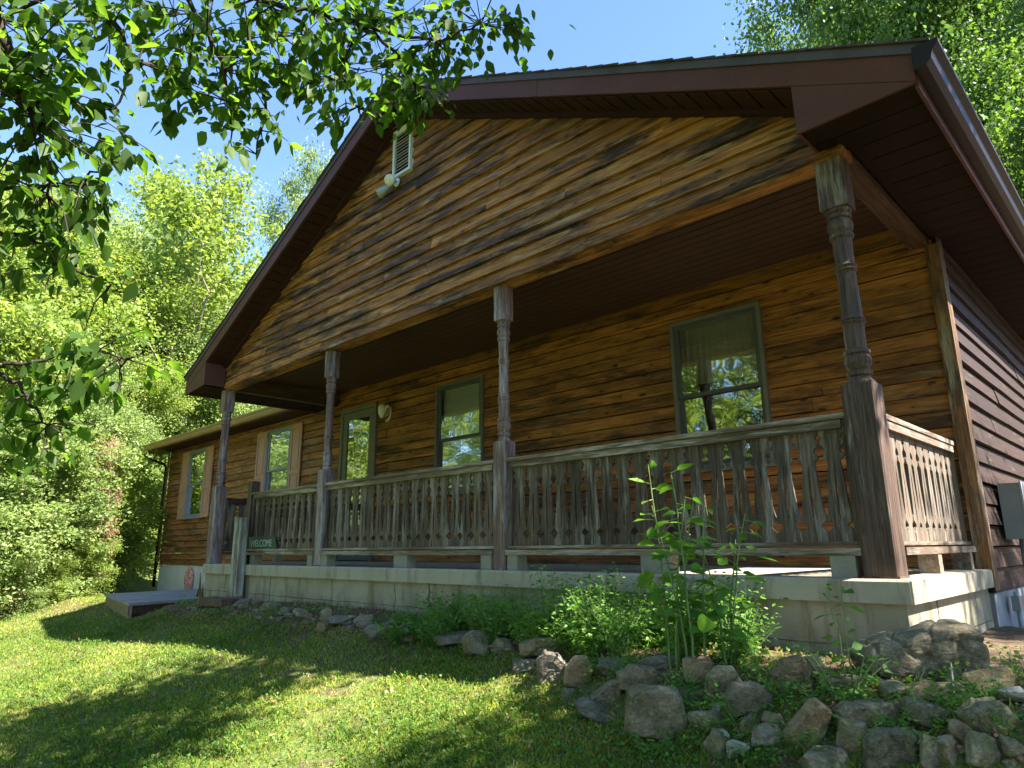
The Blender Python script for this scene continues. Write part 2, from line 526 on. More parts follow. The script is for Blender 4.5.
def rock_mat(name, c1, c2, c3, moss=0.3):
    m, t, out = newmat(name)
    b = NB(t)
    oi = b.n('ShaderNodeObjectInfo').outputs['Random']
    off = b.n('ShaderNodeCombineXYZ', {0: b.math('MULTIPLY', oi, 30.0), 1: b.math('MULTIPLY', oi, 70.0), 2: 0.0}).outputs[0]
    co = b.coords((1, 1, 1), off)
    n = b.noise(co, 9, 8, 0.68, 0.6)
    f = b.noise(co, 70, 4, 0.7)
    lay = b.noise(b.coords((3, 3, 22), off), 3, 4, 0.6, 0.5)
    col = b.ramp(b.math('ADD', b.math('MULTIPLY', n, 0.6), b.math('MULTIPLY', f, 0.4)), [(0.34, c1), (0.5, c2), (0.66, c3)])
    mo = b.sstep(b.noise(co, 6, 6, 0.7), 0.66 - moss * 0.4, 0.8 - moss * 0.4)
    col = b.mix(b.math('MULTIPLY', mo, 0.7), col, (0.085, 0.1, 0.04))
    li = b.sstep(b.noise(co, 22, 4, 0.6), 0.62, 0.68)
    col = b.mix(b.math('MULTIPLY', li, 0.35), col, (0.36, 0.37, 0.31))
    ton = b.ramp(oi, [(0, (0.75, 0.78, 0.8)), (0.5, (1.0, 0.98, 0.92)), (1, (1.2, 1.15, 1.05))])
    col = b.mix(1.0, col, ton, 'MULTIPLY')
    h = b.math('ADD', b.math('ADD', n, b.math('MULTIPLY', f, 0.3)), b.math('MULTIPLY', lay, 0.5))
    b.principled(out, col, 0.85, b.bump(h, 0.8, 0.015), 0.25)
    return m


M['rock'] = rock_mat('grey_stone', (0.07, 0.056, 0.038), (0.19, 0.158, 0.11), (0.37, 0.32, 0.225), 0.36)
M['rock_tan'] = rock_mat('tan_stone', (0.12, 0.082, 0.05), (0.25, 0.175, 0.105), (0.40, 0.29, 0.18), 0.15)
M['rock_slate'] = rock_mat('slate_stone', (0.08, 0.066, 0.052), (0.18, 0.152, 0.122), (0.31, 0.27, 0.22), 0.2)
M['rock_pale'] = rock_mat('pale_stone', (0.16, 0.15, 0.12), (0.32, 0.31, 0.25), (0.5, 0.49, 0.41), 0.2)


def ground_mat():
    m, t, out = newmat('lawn_soil')
    b = NB(t)
    pos = b.coords()
    n = b.noise(pos, 1.3, 6, 0.65)
    f = b.noise(pos, 40, 5, 0.7)
    mid = b.noise(pos, 7, 5, 0.65)
    grass = b.ramp(f, [(0.3, (0.035, 0.055, 0.015)), (0.5, (0.09, 0.13, 0.03)), (0.7, (0.17, 0.19, 0.06))])
    dirt = b.ramp(f, [(0.3, (0.05, 0.035, 0.022)), (0.5, (0.12, 0.085, 0.055)), (0.7, (0.24, 0.18, 0.12))])
    sy = b.n('ShaderNodeSeparateXYZ', {0: pos})
    bed = b.math('ADD', b.sstep(sy.outputs[1], -1.2, -0.6), b.sstep(mid, 0.5, 0.66), True)
    hill = b.math('SUBTRACT', 1.0, b.sstep(sy.outputs[0], -7.0, -5.0))
    bed = b.math('MULTIPLY', bed, b.math('SUBTRACT', 1.0, b.math('MULTIPLY', hill, 0.85)))
    col = b.mix(bed, grass, dirt)
    b.principled(out, col, 0.95, b.bump(b.math('ADD', f, b.math('MULTIPLY', mid, 2.0)), 0.8, 0.02), 0.1)
    return m


M['ground'] = ground_mat()

# ------------------------------------------------------------------ terrain
def axis_pts(lo, hi, nlo, nhi, step, far):
    a = list(np.arange(nlo, nhi + 1e-6, step))
    s = step
    x = nlo
    left = []
    while x > lo:
        s *= 1.13
        x -= s
        left.append(x)
    s = step
    x = nhi
    right = []
    while x < hi:
        s *= 1.13
        x += s
        right.append(x)
    return left[::-1] + a + right


xs = axis_pts(-140, 140, -8, 11, 0.09, 0)
ys = axis_pts(-140, 140, -5, 1.0, 0.09, 0)
gv = np.array([(x, y, ground(x, y)) for x in xs for y in ys])
ny = len(ys)
ii, jj = np.meshgrid(np.arange(len(xs) - 1), np.arange(ny - 1), indexing='ij')
a0 = (ii * ny + jj).ravel()
gf = np.stack([a0, a0 + ny, a0 + ny + 1, a0 + 1], 1)
g = npmesh('ground', gv, gf, np.zeros(len(gf)), M['ground'], None, True)
tag(g, kind='structure')

# ------------------------------------------------------------------ house
HX0, HX1, HY = -7.15, 8.52, 1.78
house = empty('house', (4.2, 1.8, -0.4), 'single storey brown wood sided house with a deep front gable over a railed porch', 'house')


def rz(x):           # top of the gable roof over x
    return 4.98 - 0.487 * abs(x - 4.23)


def lap_wall(mb, along0, along1, z0, z1, face, openings, axis='x', sgn=-1, reveal=0.125, clip=None, t0=0.024, t1=0.003):
    """Lap siding. face: the plane of the sheathing. sgn: outward direction. clip: f(z)->(a0,a1) span at height z"""
    z = z0
    course = 0
    while z < z1 - 1e-4:
        zt = min(z + reveal, z1)
        # split board lengths
        cuts = [along0]
        x = along0 + rng.uniform(0.6, 3.2)
        while x < along1 - 0.5:
            cuts.append(x)
            x += rng.uniform(1.6, 4.2)
        cuts.append(along1)
        for a, c in zip(cuts[:-1], cuts[1:]):
            rn = rng.random()
            dz = rng.uniform(-0.004, 0.004)
            dt = rng.uniform(-0.003, 0.004)
            segs = [(a + 0.001, c - 0.001, z, zt)]
            for (o0, o1, p0, p1) in openings:
                new = []
                for (s0, s1, q0, q1) in segs:
                    if s1 <= o0 or s0 >= o1 or q1 <= p0 or q0 >= p1:
                        new.append((s0, s1, q0, q1))
                        continue
                    if s0 < o0:
                        new.append((s0, o0, q0, q1))
                    if s1 > o1:
                        new.append((o1, s1, q0, q1))
                    m0, m1 = max(s0, o0), min(s1, o1)
                    if q0 < p0:
                        new.append((m0, m1, q0, p0))
                    if q1 > p1:
                        new.append((m0, m1, p1, q1))
                segs = new
            for (s0, s1, q0, q1) in segs:
                if s1 - s0 < 0.004 or q1 - q0 < 0.004:
                    continue
                b0a, b0b, b1a, b1b = s0, s1, s0, s1
                if clip:
                    lo0, hi0 = clip(q0)
                    lo1, hi1 = clip(q1)
                    b0a, b0b = max(s0, lo0), min(s1, hi0)
                    b1a, b1b = max(s0, lo1), min(s1, hi1)
                    if b0b - b0a < 0.005:
                        continue
                    if b1b <= b1a:
                        mm = min(max((lo1 + hi1) / 2, b0a), b0b)
                        b1a, b1b = mm - 0.001, mm + 0.001
                ta = lerp(t0, t1, (q0 - z) / reveal) + dt
                tb = lerp(t0, t1, (q1 - z) / reveal) + dt
                # warp: split the piece along its length so that the shadow line is uneven
                nn = max(1, int((b0b - b0a) / 0.5))
                vs, fs = [], []
                for k in range(nn + 1):
                    u = k / nn
                    xa, xb = lerp(b0a, b0b, u), lerp(b1a, b1b, u)
                    wv = 0.004 * mnoise.noise(Vector((xa * 2.1, z * 9, rn * 9)))
                    lowz = q0 + (0.007 + dz + wv if abs(q0 - z) < 1e-6 else 0)
                    oa, ob = face + sgn * (ta + wv), face + sgn * tb
                    pts = [(xa, face, lowz), (xa, oa, lowz), (xb, ob, q1), (xb, face, q1)]
                    if axis == 'y':
                        pts = [(p[1], p[0], p[2]) for p in pts]
                    vs += pts
                for k in range(nn):
                    o = k * 4
                    for j in range(4):
                        j2 = (j + 1) % 4
                        fs.append((o + j, o + j2, o + 4 + j2, o + 4 + j))
                fs += [(3, 2, 1, 0), (nn * 4, nn * 4 + 1, nn * 4 + 2, nn * 4 + 3)]
                mb.add(vs, fs, rn)
        z += reveal
        course += 1


WIN = [(6.20, 7.13, 0.86, 2.32, 'W1'), (2.56, 3.49, 0.86, 2.31, 'W2'), (-2.28, -1.40, 0.86, 2.30, 'W3'), (-5.90, -5.03, 0.86, 2.30, 'W4')]
DOOR = (0.20, 1.17, 0.0, 2.32)
ops = [(a, b_, c, d) for a, b_, c, d, _ in WIN] + [DOOR]

mb = MB()
lap_wall(mb, -0.05, HX1, 0.0, 2.66, HY, [o for o in ops if o[0] > -0.1], 'x', -1)
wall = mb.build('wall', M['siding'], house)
wall['label'] = 'golden brown lap sided wall under the porch roof'
mb = MB()
lap_wall(mb, HX0, -0.05, -0.13, 2.46, HY, [o for o in ops if o[0] < -0.1], 'x', -1)
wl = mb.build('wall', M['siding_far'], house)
wl['label'] = 'weathered brown lap sided wall left of the porch'
mb = MB()
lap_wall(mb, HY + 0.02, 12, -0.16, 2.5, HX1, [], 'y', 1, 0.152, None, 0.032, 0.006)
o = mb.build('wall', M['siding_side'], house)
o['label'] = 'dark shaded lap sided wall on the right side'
mb = MB()
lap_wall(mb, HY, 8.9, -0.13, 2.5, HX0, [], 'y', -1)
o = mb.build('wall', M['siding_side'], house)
mb = MB()   # back wall and inner room partition
mb.box(HX0, HX1, 11.9, 12.0, -0.6, 2.5)
mb.box(HX0, HX1 - 0.02, 5.4, 5.5, -0.1, 2.6)
mb.box(HX0 + .02, HX1 - .02, HY + 0.02, 11.9, -0.12, -0.08)
mb.box(HX0 + .02, HX1 - .02, HY + 0.02, 11.9, 2.56, 2.6)
mb.build('inner_wall', M['room'], house)

# gable siding
def gclip(z):
    h = (4.98 - 0.205 - z) / 0.487
    return (4.23 - h, 4.23 + h)
mb = MB()
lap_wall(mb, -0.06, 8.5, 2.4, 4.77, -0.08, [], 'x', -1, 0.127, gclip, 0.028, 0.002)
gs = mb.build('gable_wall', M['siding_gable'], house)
gs['label'] = 'golden weathered lap siding of the front gable'
mb = MB()
mb.prism([(-0.06, 2.40), (8.5, 2.40), (8.5, 2.66), (4.23, 4.73), (-0.06, 2.64)], -0.078, -0.02)
mb.box(-0.06, 8.5, -0.02, 0.08, 2.405, 2.64)
o = mb.build('beam', M['siding_gable'], house)
mb = MB()
mb.box(8.37, 8.5, 0.085, HY - 0.035, 2.41, 2.62)
mb.build('beam', M['beam_dark'], house)
mb = MB()
mb.box(-0.06, 0.07, 0.085, HY - 0.035, 2.41, 2.62)
mb.build('beam', M['beam_dark'], house)
# fill above side beams to roof
mb = MB()
y = 0.085
k = 0
while y < HY - 0.05:
    y1 = min(y + 0.094, HY - 0.04)
    mb.box(0.072, 8.368, y, y1, 2.622, 2.633)
    y += 0.108
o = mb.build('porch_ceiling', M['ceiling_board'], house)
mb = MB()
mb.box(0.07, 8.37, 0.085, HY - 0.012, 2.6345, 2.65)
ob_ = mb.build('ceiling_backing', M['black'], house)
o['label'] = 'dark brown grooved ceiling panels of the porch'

# corner boards
mb = MB()
mb.box(8.475, 8.568, HY - 0.066, HY - 0.052, 0.0, 2.405)
mb.box(8.555, 8.568, HY - 0.052, HY + 0.07, -0.14, 2.46)
o = mb.build('corner_board', M['trim_wood'], house)
mb = MB()
mb.box(HX0 - 0.01, HX0 + 0.07, HY - 0.066, HY - 0.052, -0.13, 2.42)
mb.build('corner_board', M['siding_far'], house)

# ---- roof
roof = empty('roof', (4.23, 3, 4.9), None, None)
roof.parent = house
roof.matrix_parent_inverse = Matrix.Translation(-parent_world(house))
YF, YB = -0.40, 12.4
def roofpart(name, mb, mat, label=None, sm=False):
    o = mb.build(name, mat, roof if True else house, sm)
    o.matrix_parent_inverse = (Matrix.Translation(-Vector(roof.location)))
    if label:
        o['label'] = label
    return o
mb = MB()
for side in (-1, 1):
    n = 34
    xe = -0.60 if side < 0 else 9.06
    for i in range(n):
        xa = lerp(xe, 4.23, i / n)
        xb = lerp(xe, 4.23, (i + 1) / n) + (0.0 if i == n - 1 else -side * 0.02)
        za, zb = rz(xa), rz(xb)
        yo = -0.012 * rng.random() - 0.02
        vs = [(xa, YF + yo, za + 0.020), (xb, YF + yo, zb + 0.008), (xb, YB, zb + 0.008), (xa, YB, za + 0.020),
              (xa, YF + yo, za + 0.001), (xb, YF + yo, zb + 0.001), (xb, YB, zb + 0.001), (xa, YB, za + 0.001)]
        fs = [(0, 1, 2, 3), (7, 6, 5, 4), (0, 4, 5, 1), (1, 5, 6, 2), (2, 6, 7, 3), (3, 7, 4, 0)]
        mb.add(vs, fs)
roofpart('shingles', mb, M['shingle'])
mb = MB()     # roof deck body
for side in (-1, 1):
    xe = -0.52 if side < 0 else 8.96
    mb.prism([(xe, rz(xe) - 0.002), (4.23, 4.978), (4.23, 4.80), (xe, rz(xe) - 0.18)], YF + 0.03, YB - 0.1)
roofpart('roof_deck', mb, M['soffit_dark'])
mb = MB()     # rake fascia
for side in (-1, 1):
    xe = -0.56 if side < 0 else 8.97
    mb.prism([(xe, rz(xe) - 0.055), (4.23, 4.98 - 0.055), (4.23, 4.98 - 0.215), (xe, rz(xe) - 0.215)], YF, YF + 0.022)
for xs_ in (2.1, 6.35):
    za_ = rz(xs_)
    mb.prism([(xs_, za_ - 0.056), (xs_ + 0.05, rz(xs_ + 0.05) - 0.056), (xs_ + 0.05, rz(xs_ + 0.05) - 0.214), (xs_, za_ - 0.214)], YF - 0.003, YF - 0.0005)
# eave return faces (triangle boxes)
mb.prism([(8.36, rz(8.36) - 0.217), (8.97, rz(8.97) - 0.217), (8.97, 2.452), (8.36, 2.44)], YF + 0.003, YF + 0.02)
mb.prism([(8.36, rz(8.36) - 0.225), (8.375, rz(8.375) - 0.225), (8.375, 2.445), (8.36, 2.445)], YF + 0.02, -0.112)
mb.prism([(-0.56, rz(-0.56) - 0.217), (0.10, rz(0.10) - 0.217), (0.10, 2.42), (-0.56, 2.37)], YF + 0.003, YF + 0.02)
mb.prism([(0.085, rz(0.085) - 0.225), (0.10, rz(0.10) - 0.225), (0.10, 2.42), (0.085, 2.42)], YF + 0.02, -0.112)
roofpart('rake_board', mb, M['fascia'], 'reddish brown metal covered fascia along the gable edge')
mb = MB()
for side in (-1, 1):
    xe = -0.60 if side < 0 else 9.02
    mb.prism([(xe, rz(xe) + 0.0), (4.23, 4.98), (4.23, 4.98 - 0.06), (xe, rz(xe) - 0.06)], YF - 0.012, YF - 0.001)
roofpart('drip_edge', mb, M['drip'])
mb = MB()
for side in (-1, 1):
    xe = 0.10 if side < 0 else 8.36
    mb.prism([(xe, rz(xe) - 0.2325), (4.23, 4.98 - 0.2325), (4.23, 4.98 - 0.268), (xe, rz(xe) - 0.268)], -0.152, -0.079)
roofpart('frieze', mb, M['soffit'])
# rake soffit: panels across the overhang
mb = MB()
for side in (-1, 1):
    x = 0.10 if side < 0 else 8.36
    while abs(x - 4.23) > 0.02:
        x2 = x - side * 0.135
        if (x2 - 4.23) * side < 0:
            x2 = 4.23
        xm = x2 + side * 0.012
        mb.prism([(x, rz(x) - 0.232), (xm, rz(xm) - 0.232), (xm, rz(xm) - 0.222), (x, rz(x) - 0.222)], YF + 0.024, -0.085)
        x = x2
    xe = -0.5 if side < 0 else 8.94
    mb.prism([(xe, rz(xe) - 0.218), (4.23, 4.98 - 0.218), (4.23, 4.98 - 0.20), (xe, rz(xe) - 0.20)], YF + 0.024, -0.082)
roofpart('soffit', mb, M['soffit'], 'dark red brown ribbed soffit under the gable edge')
# eave soffits
mb = MB()
y = -0.38
while y < YB - 0.3:
    mb.box(8.575 if y > -0.11 else 8.376, 8.955, y, y + 0.19, 2.452, 2.462)
    y += 0.2
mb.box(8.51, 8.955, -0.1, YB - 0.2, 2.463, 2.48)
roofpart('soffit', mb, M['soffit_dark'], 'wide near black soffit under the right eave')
mb = MB()
y = -0.38
while y < 1.2:
    mb.box(-0.54, -0.07 if y > -0.11 else 0.084, y, y + 0.19, 2.40, 2.41)
    y += 0.2
mb.box(-0.54, -0.07, -0.3, 1.75, 2.411, 2.43)
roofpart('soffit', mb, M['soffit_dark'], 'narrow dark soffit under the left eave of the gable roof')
mb = MB()
mb.box(8.957, 8.975, YF + 0.024, YB, 2.43, rz(8.97) - 0.01)
roofpart('eave_board', mb, M['fascia'])
mb = MB()
mb.box(-0.56, -0.542, YF + 0.024, 1.75, 2.38, rz(-0.56) - 0.01)
roofpart('eave_board', mb, M['fascia'])
mb = MB()   # K style gutter profile on the right eave
prof = [(8.977, 2.50), (9.03, 2.50), (9.055, 2.53), (9.065, 2.57), (9.095, 2.60), (9.095, 2.625), (9.08, 2.625), (9.08, 2.61), (9.05, 2.58), (9.04, 2.54), (9.02, 2.515), (8.99, 2.515), (8.99, 2.625), (8.977, 2.625)]
mb.prism(prof, YF - 0.03, YB, 'y')
mb.prism([(8.977, 2.50), (9.03, 2.50), (9.055, 2.53), (9.065, 2.57), (9.095, 2.60), (9.095, 2.625), (8.977, 2.625)], YF - 0.034, YF - 0.0301, 'y')
roofpart('gutter', mb, M['gutter'], 'dark brown gutter along the right eave')
# main roof to the left
mb = MB()
mb.prism([(1.27, 2.54), (6.3, 2.54 + 5.03 * 0.42), (6.3, 2.44 + 5.03 * 0.42), (1.33, 2.46)], -7.65, -0.56, 'x')
mb.prism([(6.3, 2.54 + 5.03 * 0.42), (11.4, 2.54), (11.4, 2.44), (6.3, 2.44 + 5.03 * 0.42)], -7.65, -0.56, 'x')
roofpart('shingles', mb, M['shingle'])
mb = MB()
mb.prism([(1.8, 2.45), (6.3, 2.44 + 5.03 * 0.42 - .02), (11.0, 2.45)], HX0 - 0.02, HX0 + 0.03, 'x')
o = mb.build('gable_wall', M['siding_far'], house)
mb = MB()
x = -7.62
while x < -0.6:
    mb.box(x, min(x + 0.19, -0.575), 1.345, HY - 0.03, 2.415, 2.425)
    x += 0.2
mb.box(-7.62, -0.57, 1.345, HY + 0.05, 2.426, 2.44)
roofpart('soffit', mb, M['soffit'], 'brown soffit under the low left eave')
mb = MB()
mb.box(-7.64, -0.565, 1.325, 1.343, 2.40, 2.525)
roofpart('eave_board', mb, M['fascia'])
mb = MB()
mb.prism([(1.325, 2.40), (1.8, 2.40), (1.8, 2.72), (1.325, 2.52)], -7.66, -7.64, 'x')
roofpart('eave_board', mb, M['fascia'])
mb = MB()
prof = [(1.323, 2.42), (1.27, 2.42), (1.245, 2.45), (1.235, 2.49), (1.21, 2.51), (1.21, 2.535), (1.323, 2.535)]
mb.prism(prof, -7.66, -0.57, 'x')
roofpart('gutter', mb, M['gutter_tan'], 'tan gutter along the low left eave')
mb = MB()
mb.tube([(-7.5, 1.27, 2.42), (-7.5, 1.28, 2.34), (-7.48, 1.36, 2.27), (-7.4, 1.55, 2.2), (-7.28, 1.68, 2.14), (-7.22, 1.72, 2.05), (-7.22, 1.72, -0.6)], 0.035, 8)
roofpart('downspout', mb, M['gutter'], 'dark brown downspout at the far left corner', True)

# ---- foundation, slab
mb = MB()
mb.box(HX0 + 0.02, 0.02, HY - 0.01, HY + 0.15, -1.6, -0.135)
o = mb.build('foundation', M['foundation'], house)
mb = MB()
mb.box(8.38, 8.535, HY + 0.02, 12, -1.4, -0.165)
o = mb.build('foundation', M['foundation_shaded'], house)
o['label'] = 'pale painted foundation wall'
mb = MB()
def slab_piece(x0, x1):
    b2 = 0.014
    pr = [(-0.15, -0.012), (-0.138, 0.0), (HY - 0.0, 0.0), (HY, -0.118), (-0.15, -0.118)]
    mb.prism(pr, x0, x1, 'x')
slab_piece(0.04, 4.243)
slab_piece(4.249, 8.55)
mb.box(8.5501, 8.56, -0.146, HY + 0.06, -0.117, -0.006)
ps = mb.build('porch_floor', M['slab'], house)
ps['label'] = 'pale grey concrete porch slab with a thick edge'
mb = MB()
mb.box(0.06, 8.515, -0.115, HY - 0.02, -1.1, -0.12)
o = mb.build('porch_base', M['base'], house)
o['label'] = 'stained concrete block wall below the porch slab'
mb = MB()   # joints and cracks, standing just proud of the block face
for xj in (1.9, 4.3, 6.1, 7.68):
    pts = [(xj + rng.uniform(-.01, .01), -0.1165, -0.13 - 0.07 * k) for k in range(5)]
    mb.tube(pts, [0.0025 + 0.002 * rng.random() for _ in pts], 5)
for (xa, xb, zc) in ((0.1, 8.5, -0.33),):
    pts = []
    x = xa
    while x < xb:
        pts.append((x, -0.1165, zc + 0.006 * rng.uniform(-1, 1)))
        x += 0.12
    mb.tube(pts, [0.0015 + 0.0025 * rng.random() for _ in pts], 5)
pts = [(8.5165, yy, -0.33) for yy in (-0.1, 0.6, 1.7)]
mb.tube(pts, 0.003, 5)
mb.tube([(8.5165, 0.42, -0.13), (8.5165, 0.43, -0.2), (8.5165, 0.4, -0.32)], 0.003, 5)
mb.tube([(4.78, -0.117, -0.12), (4.80, -0.117, -0.2), (4.77, -0.117, -0.24), (4.83, -0.117, -0.34), (4.80, -0.117, -0.4)], 0.005, 5)
mb.build('block_joints', M['joint'], house)

# ---- posts
POSTX = [0.0, 2.80, 5.60, 8.405]
def make_post(x, y, mat, wide=1.0, lab=None):
    mb = MB()
    h = 0.064 * wide
    # base block with chamfered edges
    def block(z0, z1, hh, c=0.008):
        pl = [(x - hh + c, y - hh), (x + hh - c, y - hh), (x + hh, y - hh + c), (x + hh, y + hh - c), (x + hh - c, y + hh), (x - hh + c, y + hh), (x - hh, y + hh - c), (x - hh, y - hh + c)]
        mb.prism(pl, z0, z1, 'z')
    block(0.012, 1.03, h * 1.08)
    block(2.09, 2.40, h)
    s = 0.062 * wide
    pr = [(s * 0.98, 1.03), (s * 1.0, 1.045), (s * .8, 1.06), (s * .72, 1.075), (s * .9, 1.085), (s * .9, 1.105), (s * .7, 1.115),
          (s * .82, 1.13), (s * .93, 1.155), (s * .93, 1.18), (s * .78, 1.20), (s * .92, 1.21), (s * .92, 1.225), (s * .72, 1.235),
          (s * .74, 1.36), (s * .8, 1.38), (s * .9, 1.39), (s * .8, 1.40), (s * .9, 1.41), (s * .8, 1.42), (s * .74, 1.435),
          (s * .66, 1.69), (s * .7, 1.70), (s * .82, 1.71), (s * .72, 1.722), (s * .82, 1.735), (s * .7, 1.745), (s * .66, 1.755),
          (s * .72, 1.90), (s * .9, 1.915), (s * .9, 1.93), (s * .76, 1.945), (s * .9, 1.965), (s * .95, 1.99), (s * .85, 2.015), (s * .72, 2.025),
          (s * .9, 2.035), (s * .9, 2.05), (s * .78, 2.06), (s * .95, 2.075), (s * .95, 2.09)]
    mb.lathe([(r_, z_) for r_, z_ in pr], x, y, 18)
    mb.box(x - h * 1.15, x + h * 1.15, y - h * 1.15, y + h * 1.15, 0.0, 0.012)
    o = mb.build('porch_post', mat, house)
    if lab:
        o['label'] = lab
    return o
make_post(POSTX[0], 0, M['post'], 1.15)
make_post(POSTX[1], 0, M['post'], 1.0)
make_post(POSTX[2], 0, M['post'], 1.0)
make_post(POSTX[3], 0, M['post_dark'], 1.22, 'dark weathered turned post at the right front corner of the porch')

# ---- railings
BH = 0.655      # board height
BPROF = [(0.0, .0715), (.050, .0715), (.062, .058), (.072, .050), (.085, .034), (.098, .040), (.108, .054), (.120, .070), (.138, .0712), (.155, .063), (.20, .055), (.28, .047),
         (.36, .041), (.42, .036), (.445, .035), (.455, .052), (.468, .058), (.480, .053), (.490, .042), (.505, .038), (.522, .046), (.535, .064),
         (.548, .067), (.560, .060), (.572, .050), (.590, .058), (.605, .0712), (.62, .0715), (BH, .0715)]
def baluster(c, z0, base, axis, mat, parent, sc=1.0):
    mb = MB()
    ti = rng.uniform(-.004, .004)
    rr_ = rng.random()
    j = [rng.uniform(-.0015, .0015) for _ in BPROF]
    left = [(c - hw * sc + jj_ + ti * (z / BH), z0 + z) for (z, hw), jj_ in zip(BPROF, j)]
    right = [(c + hw * sc + jj_ + ti * (z / BH), z0 + z) for (z, hw), jj_ in zip(BPROF, j)]
    n = len(left)
    th = 0.018
    off = rng.uniform(-.003, .003)
    ya, yb = base - th / 2 + off, base + th / 2 + off
    def P(a, z, y):
        return (a, y, z) if axis == 'x' else (y, a, z)
    sl = rng.uniform(0.7, 1.1)
    lo_, hi_ = 0.125 + rng.uniform(-.01, .01), 0.43 + rng.uniform(-.02, .02)
    for side in (left, right):
        vs = []
        for (a_, z_), (z, hw) in zip(side, BPROF):
            mid_ = c + ti * (z / BH)
            inner = 0.0085 * sl * math.sin(math.pi * min(1, max(0, (z - lo_) / (hi_ - lo_)))) ** 0.4 if lo_ < z < hi_ else 0.0
            m_ = mid_ + (inner if a_ > mid_ else -inner)
            vs += [P(a_, z_, ya), P(m_, z_, ya), P(m_, z_, yb), P(a_, z_, yb)]
        fs = []
        for i in range(n - 1):
            o = i * 4
            for k in range(4):
                k2 = (k + 1) % 4
                fs.append((o + k, o + k2, o + 4 + k2, o + 4 + k))
        fs += [(3, 2, 1, 0), ((n - 1) * 4, (n - 1) * 4 + 1, (n - 1) * 4 + 2, (n - 1) * 4 + 3)]
        mb.add(vs, fs, rr_)
    b_ = mb.build('baluster', mat, parent)
    b_.matrix_parent_inverse = Matrix.Translation(-Vector(parent.location))
    return b_

def railing(a0, a1, base, axis, mats, blocks=(), lab=None):
    mid = (a0 + a1) / 2
    loc = (mid, base, 0.1) if axis == 'x' else (base, mid, 0.1)
    r = empty('railing', loc, lab, None)
    r.parent = house
    r.matrix_parent_inverse = Matrix.Translation(-parent_world(house))
    def bx(mb, s0, s1, y0, y1, z0, z1):
        if axis == 'x':
            mb.box(s0, s1, base + y0, base + y1, z0, z1)
        else:
            mb.box(base + y0, base + y1, s0, s1, z0, z1)
    def fin(mb, nm, mat):
        o = mb.build(nm, mat, r)
        o.matrix_parent_inverse = Matrix.Translation(-Vector(loc))
        return o
    out = -1 if axis == 'x' else 1
    mb = MB(); bx(mb, a0, a1, -0.055, 0.045, 0.855, 0.885)
    fin(mb, 'top_rail', mats[0])
    mb = MB(); y0, y1 = sorted((out * 0.038, out * 0.011)); bx(mb, a0 + 0.035, a1 - 0.035, y0, y1, 0.805, 0.853)
    fin(mb, 'rail_strip', mats[0])
    mb = MB(); y0, y1 = sorted((out * 0.05, -out * 0.03)); bx(mb, a0, a1, y0, y1, 0.165, 0.186)
    bx(mb, a0, a1, sorted((out * 0.075, -out * 0.05))[0], sorted((out * 0.075, -out * 0.05))[1], 0.115, 0.155)
    fin(mb, 'bottom_rail', mats[0])
    for s in (a0 + 0.001, a1 - 0.034):
        mb = MB(); bx(mb, s, s + 0.033, -0.028, 0.028, 0.187, 0.853)
        fin(mb, 'stile', mats[1])
    for (c, wd) in blocks:
        mb = MB(); y0, y1 = sorted((out * 0.07, -out * 0.04)); bx(mb, c - wd / 2, c + wd / 2, y0, y1, 0.001, 0.114)
        o = fin(mb, 'support_block', mats[2] if len(mats) > 2 else mats[0])
    L = a1 - a0 - 0.07
    nb = max(1, round(L / 0.1445))
    sp = L / nb
    for i in range(nb):
        baluster(a0 + 0.035 + sp * (i + 0.5), 0.187, base, axis, mats[1], r, sp / 0.1445)
    return r

M['block'] = simple('pale_support_block', (0.19, 0.175, 0.135), (0.3, 0.28, 0.225), 6, 0.8)
railing(5.675, 8.32, 0, 'x', (M['rail_x'], M['baluster'], M['block']), ((5.75, 0.11), (7.05, 0.22), (8.22, 0.13)), 'long weathered sawn board railing between the two right posts')
railing(2.872, 5.525, 0, 'x', (M['rail_x'], M['baluster'], M['block']), ((2.95, 0.12), (4.3, 0.2), (5.45, 0.12)), 'weathered sawn board railing between the two middle posts')
railing(1.10, 2.73, 0, 'x', (M['rail_x'], M['baluster'], M['block']), ((1.28, 0.1), (2.66, 0.1)), 'short weathered railing between the porch opening and second post')
railing(0.09, HY - 0.06, 8.42, 'y', (M['rail_y'], M['baluster_side'], M['rail_y']), ((0.75, 0.08), (1.55, 0.07)), 'sunlit pale grey railing on the right end of the porch')
railing(0.09, HY - 0.06, 0.0, 'y', (M['beam_dark'], M['baluster'], M['block']), ((0.9, 0.08),), 'dark railing on the left end of the porch')
# newel posts at the opening
mb = MB()
mb.box(0.985, 1.095, -0.05, 0.06, 0.001, 1.03)
o = mb.build('newel_post', M['post_dark'], house)
o['label'] = 'taller dark square post at the porch opening'
mb = MB()
mb.box(1.15, 1.255, -0.262, -0.155, -0.36, 0.57)
mb.box(1.257, 1.31, -0.25, -0.16, -0.36, 0.56)
o = mb.build('newel_post', M['rail_z'], house)
o['label'] = 'shorter pale weathered square post outside the slab edge'
# things standing on the block: small crumbs of wood under the middle railings handled above

# ---- windows
def child(nm, mb, mat, par, lab=None, sm=False):
    o = mb.build(nm, mat, par, sm)
    o.matrix_parent_inverse = Matrix.Translation(-Vector(par.location))
    if lab:
        o['label'] = lab
    return o

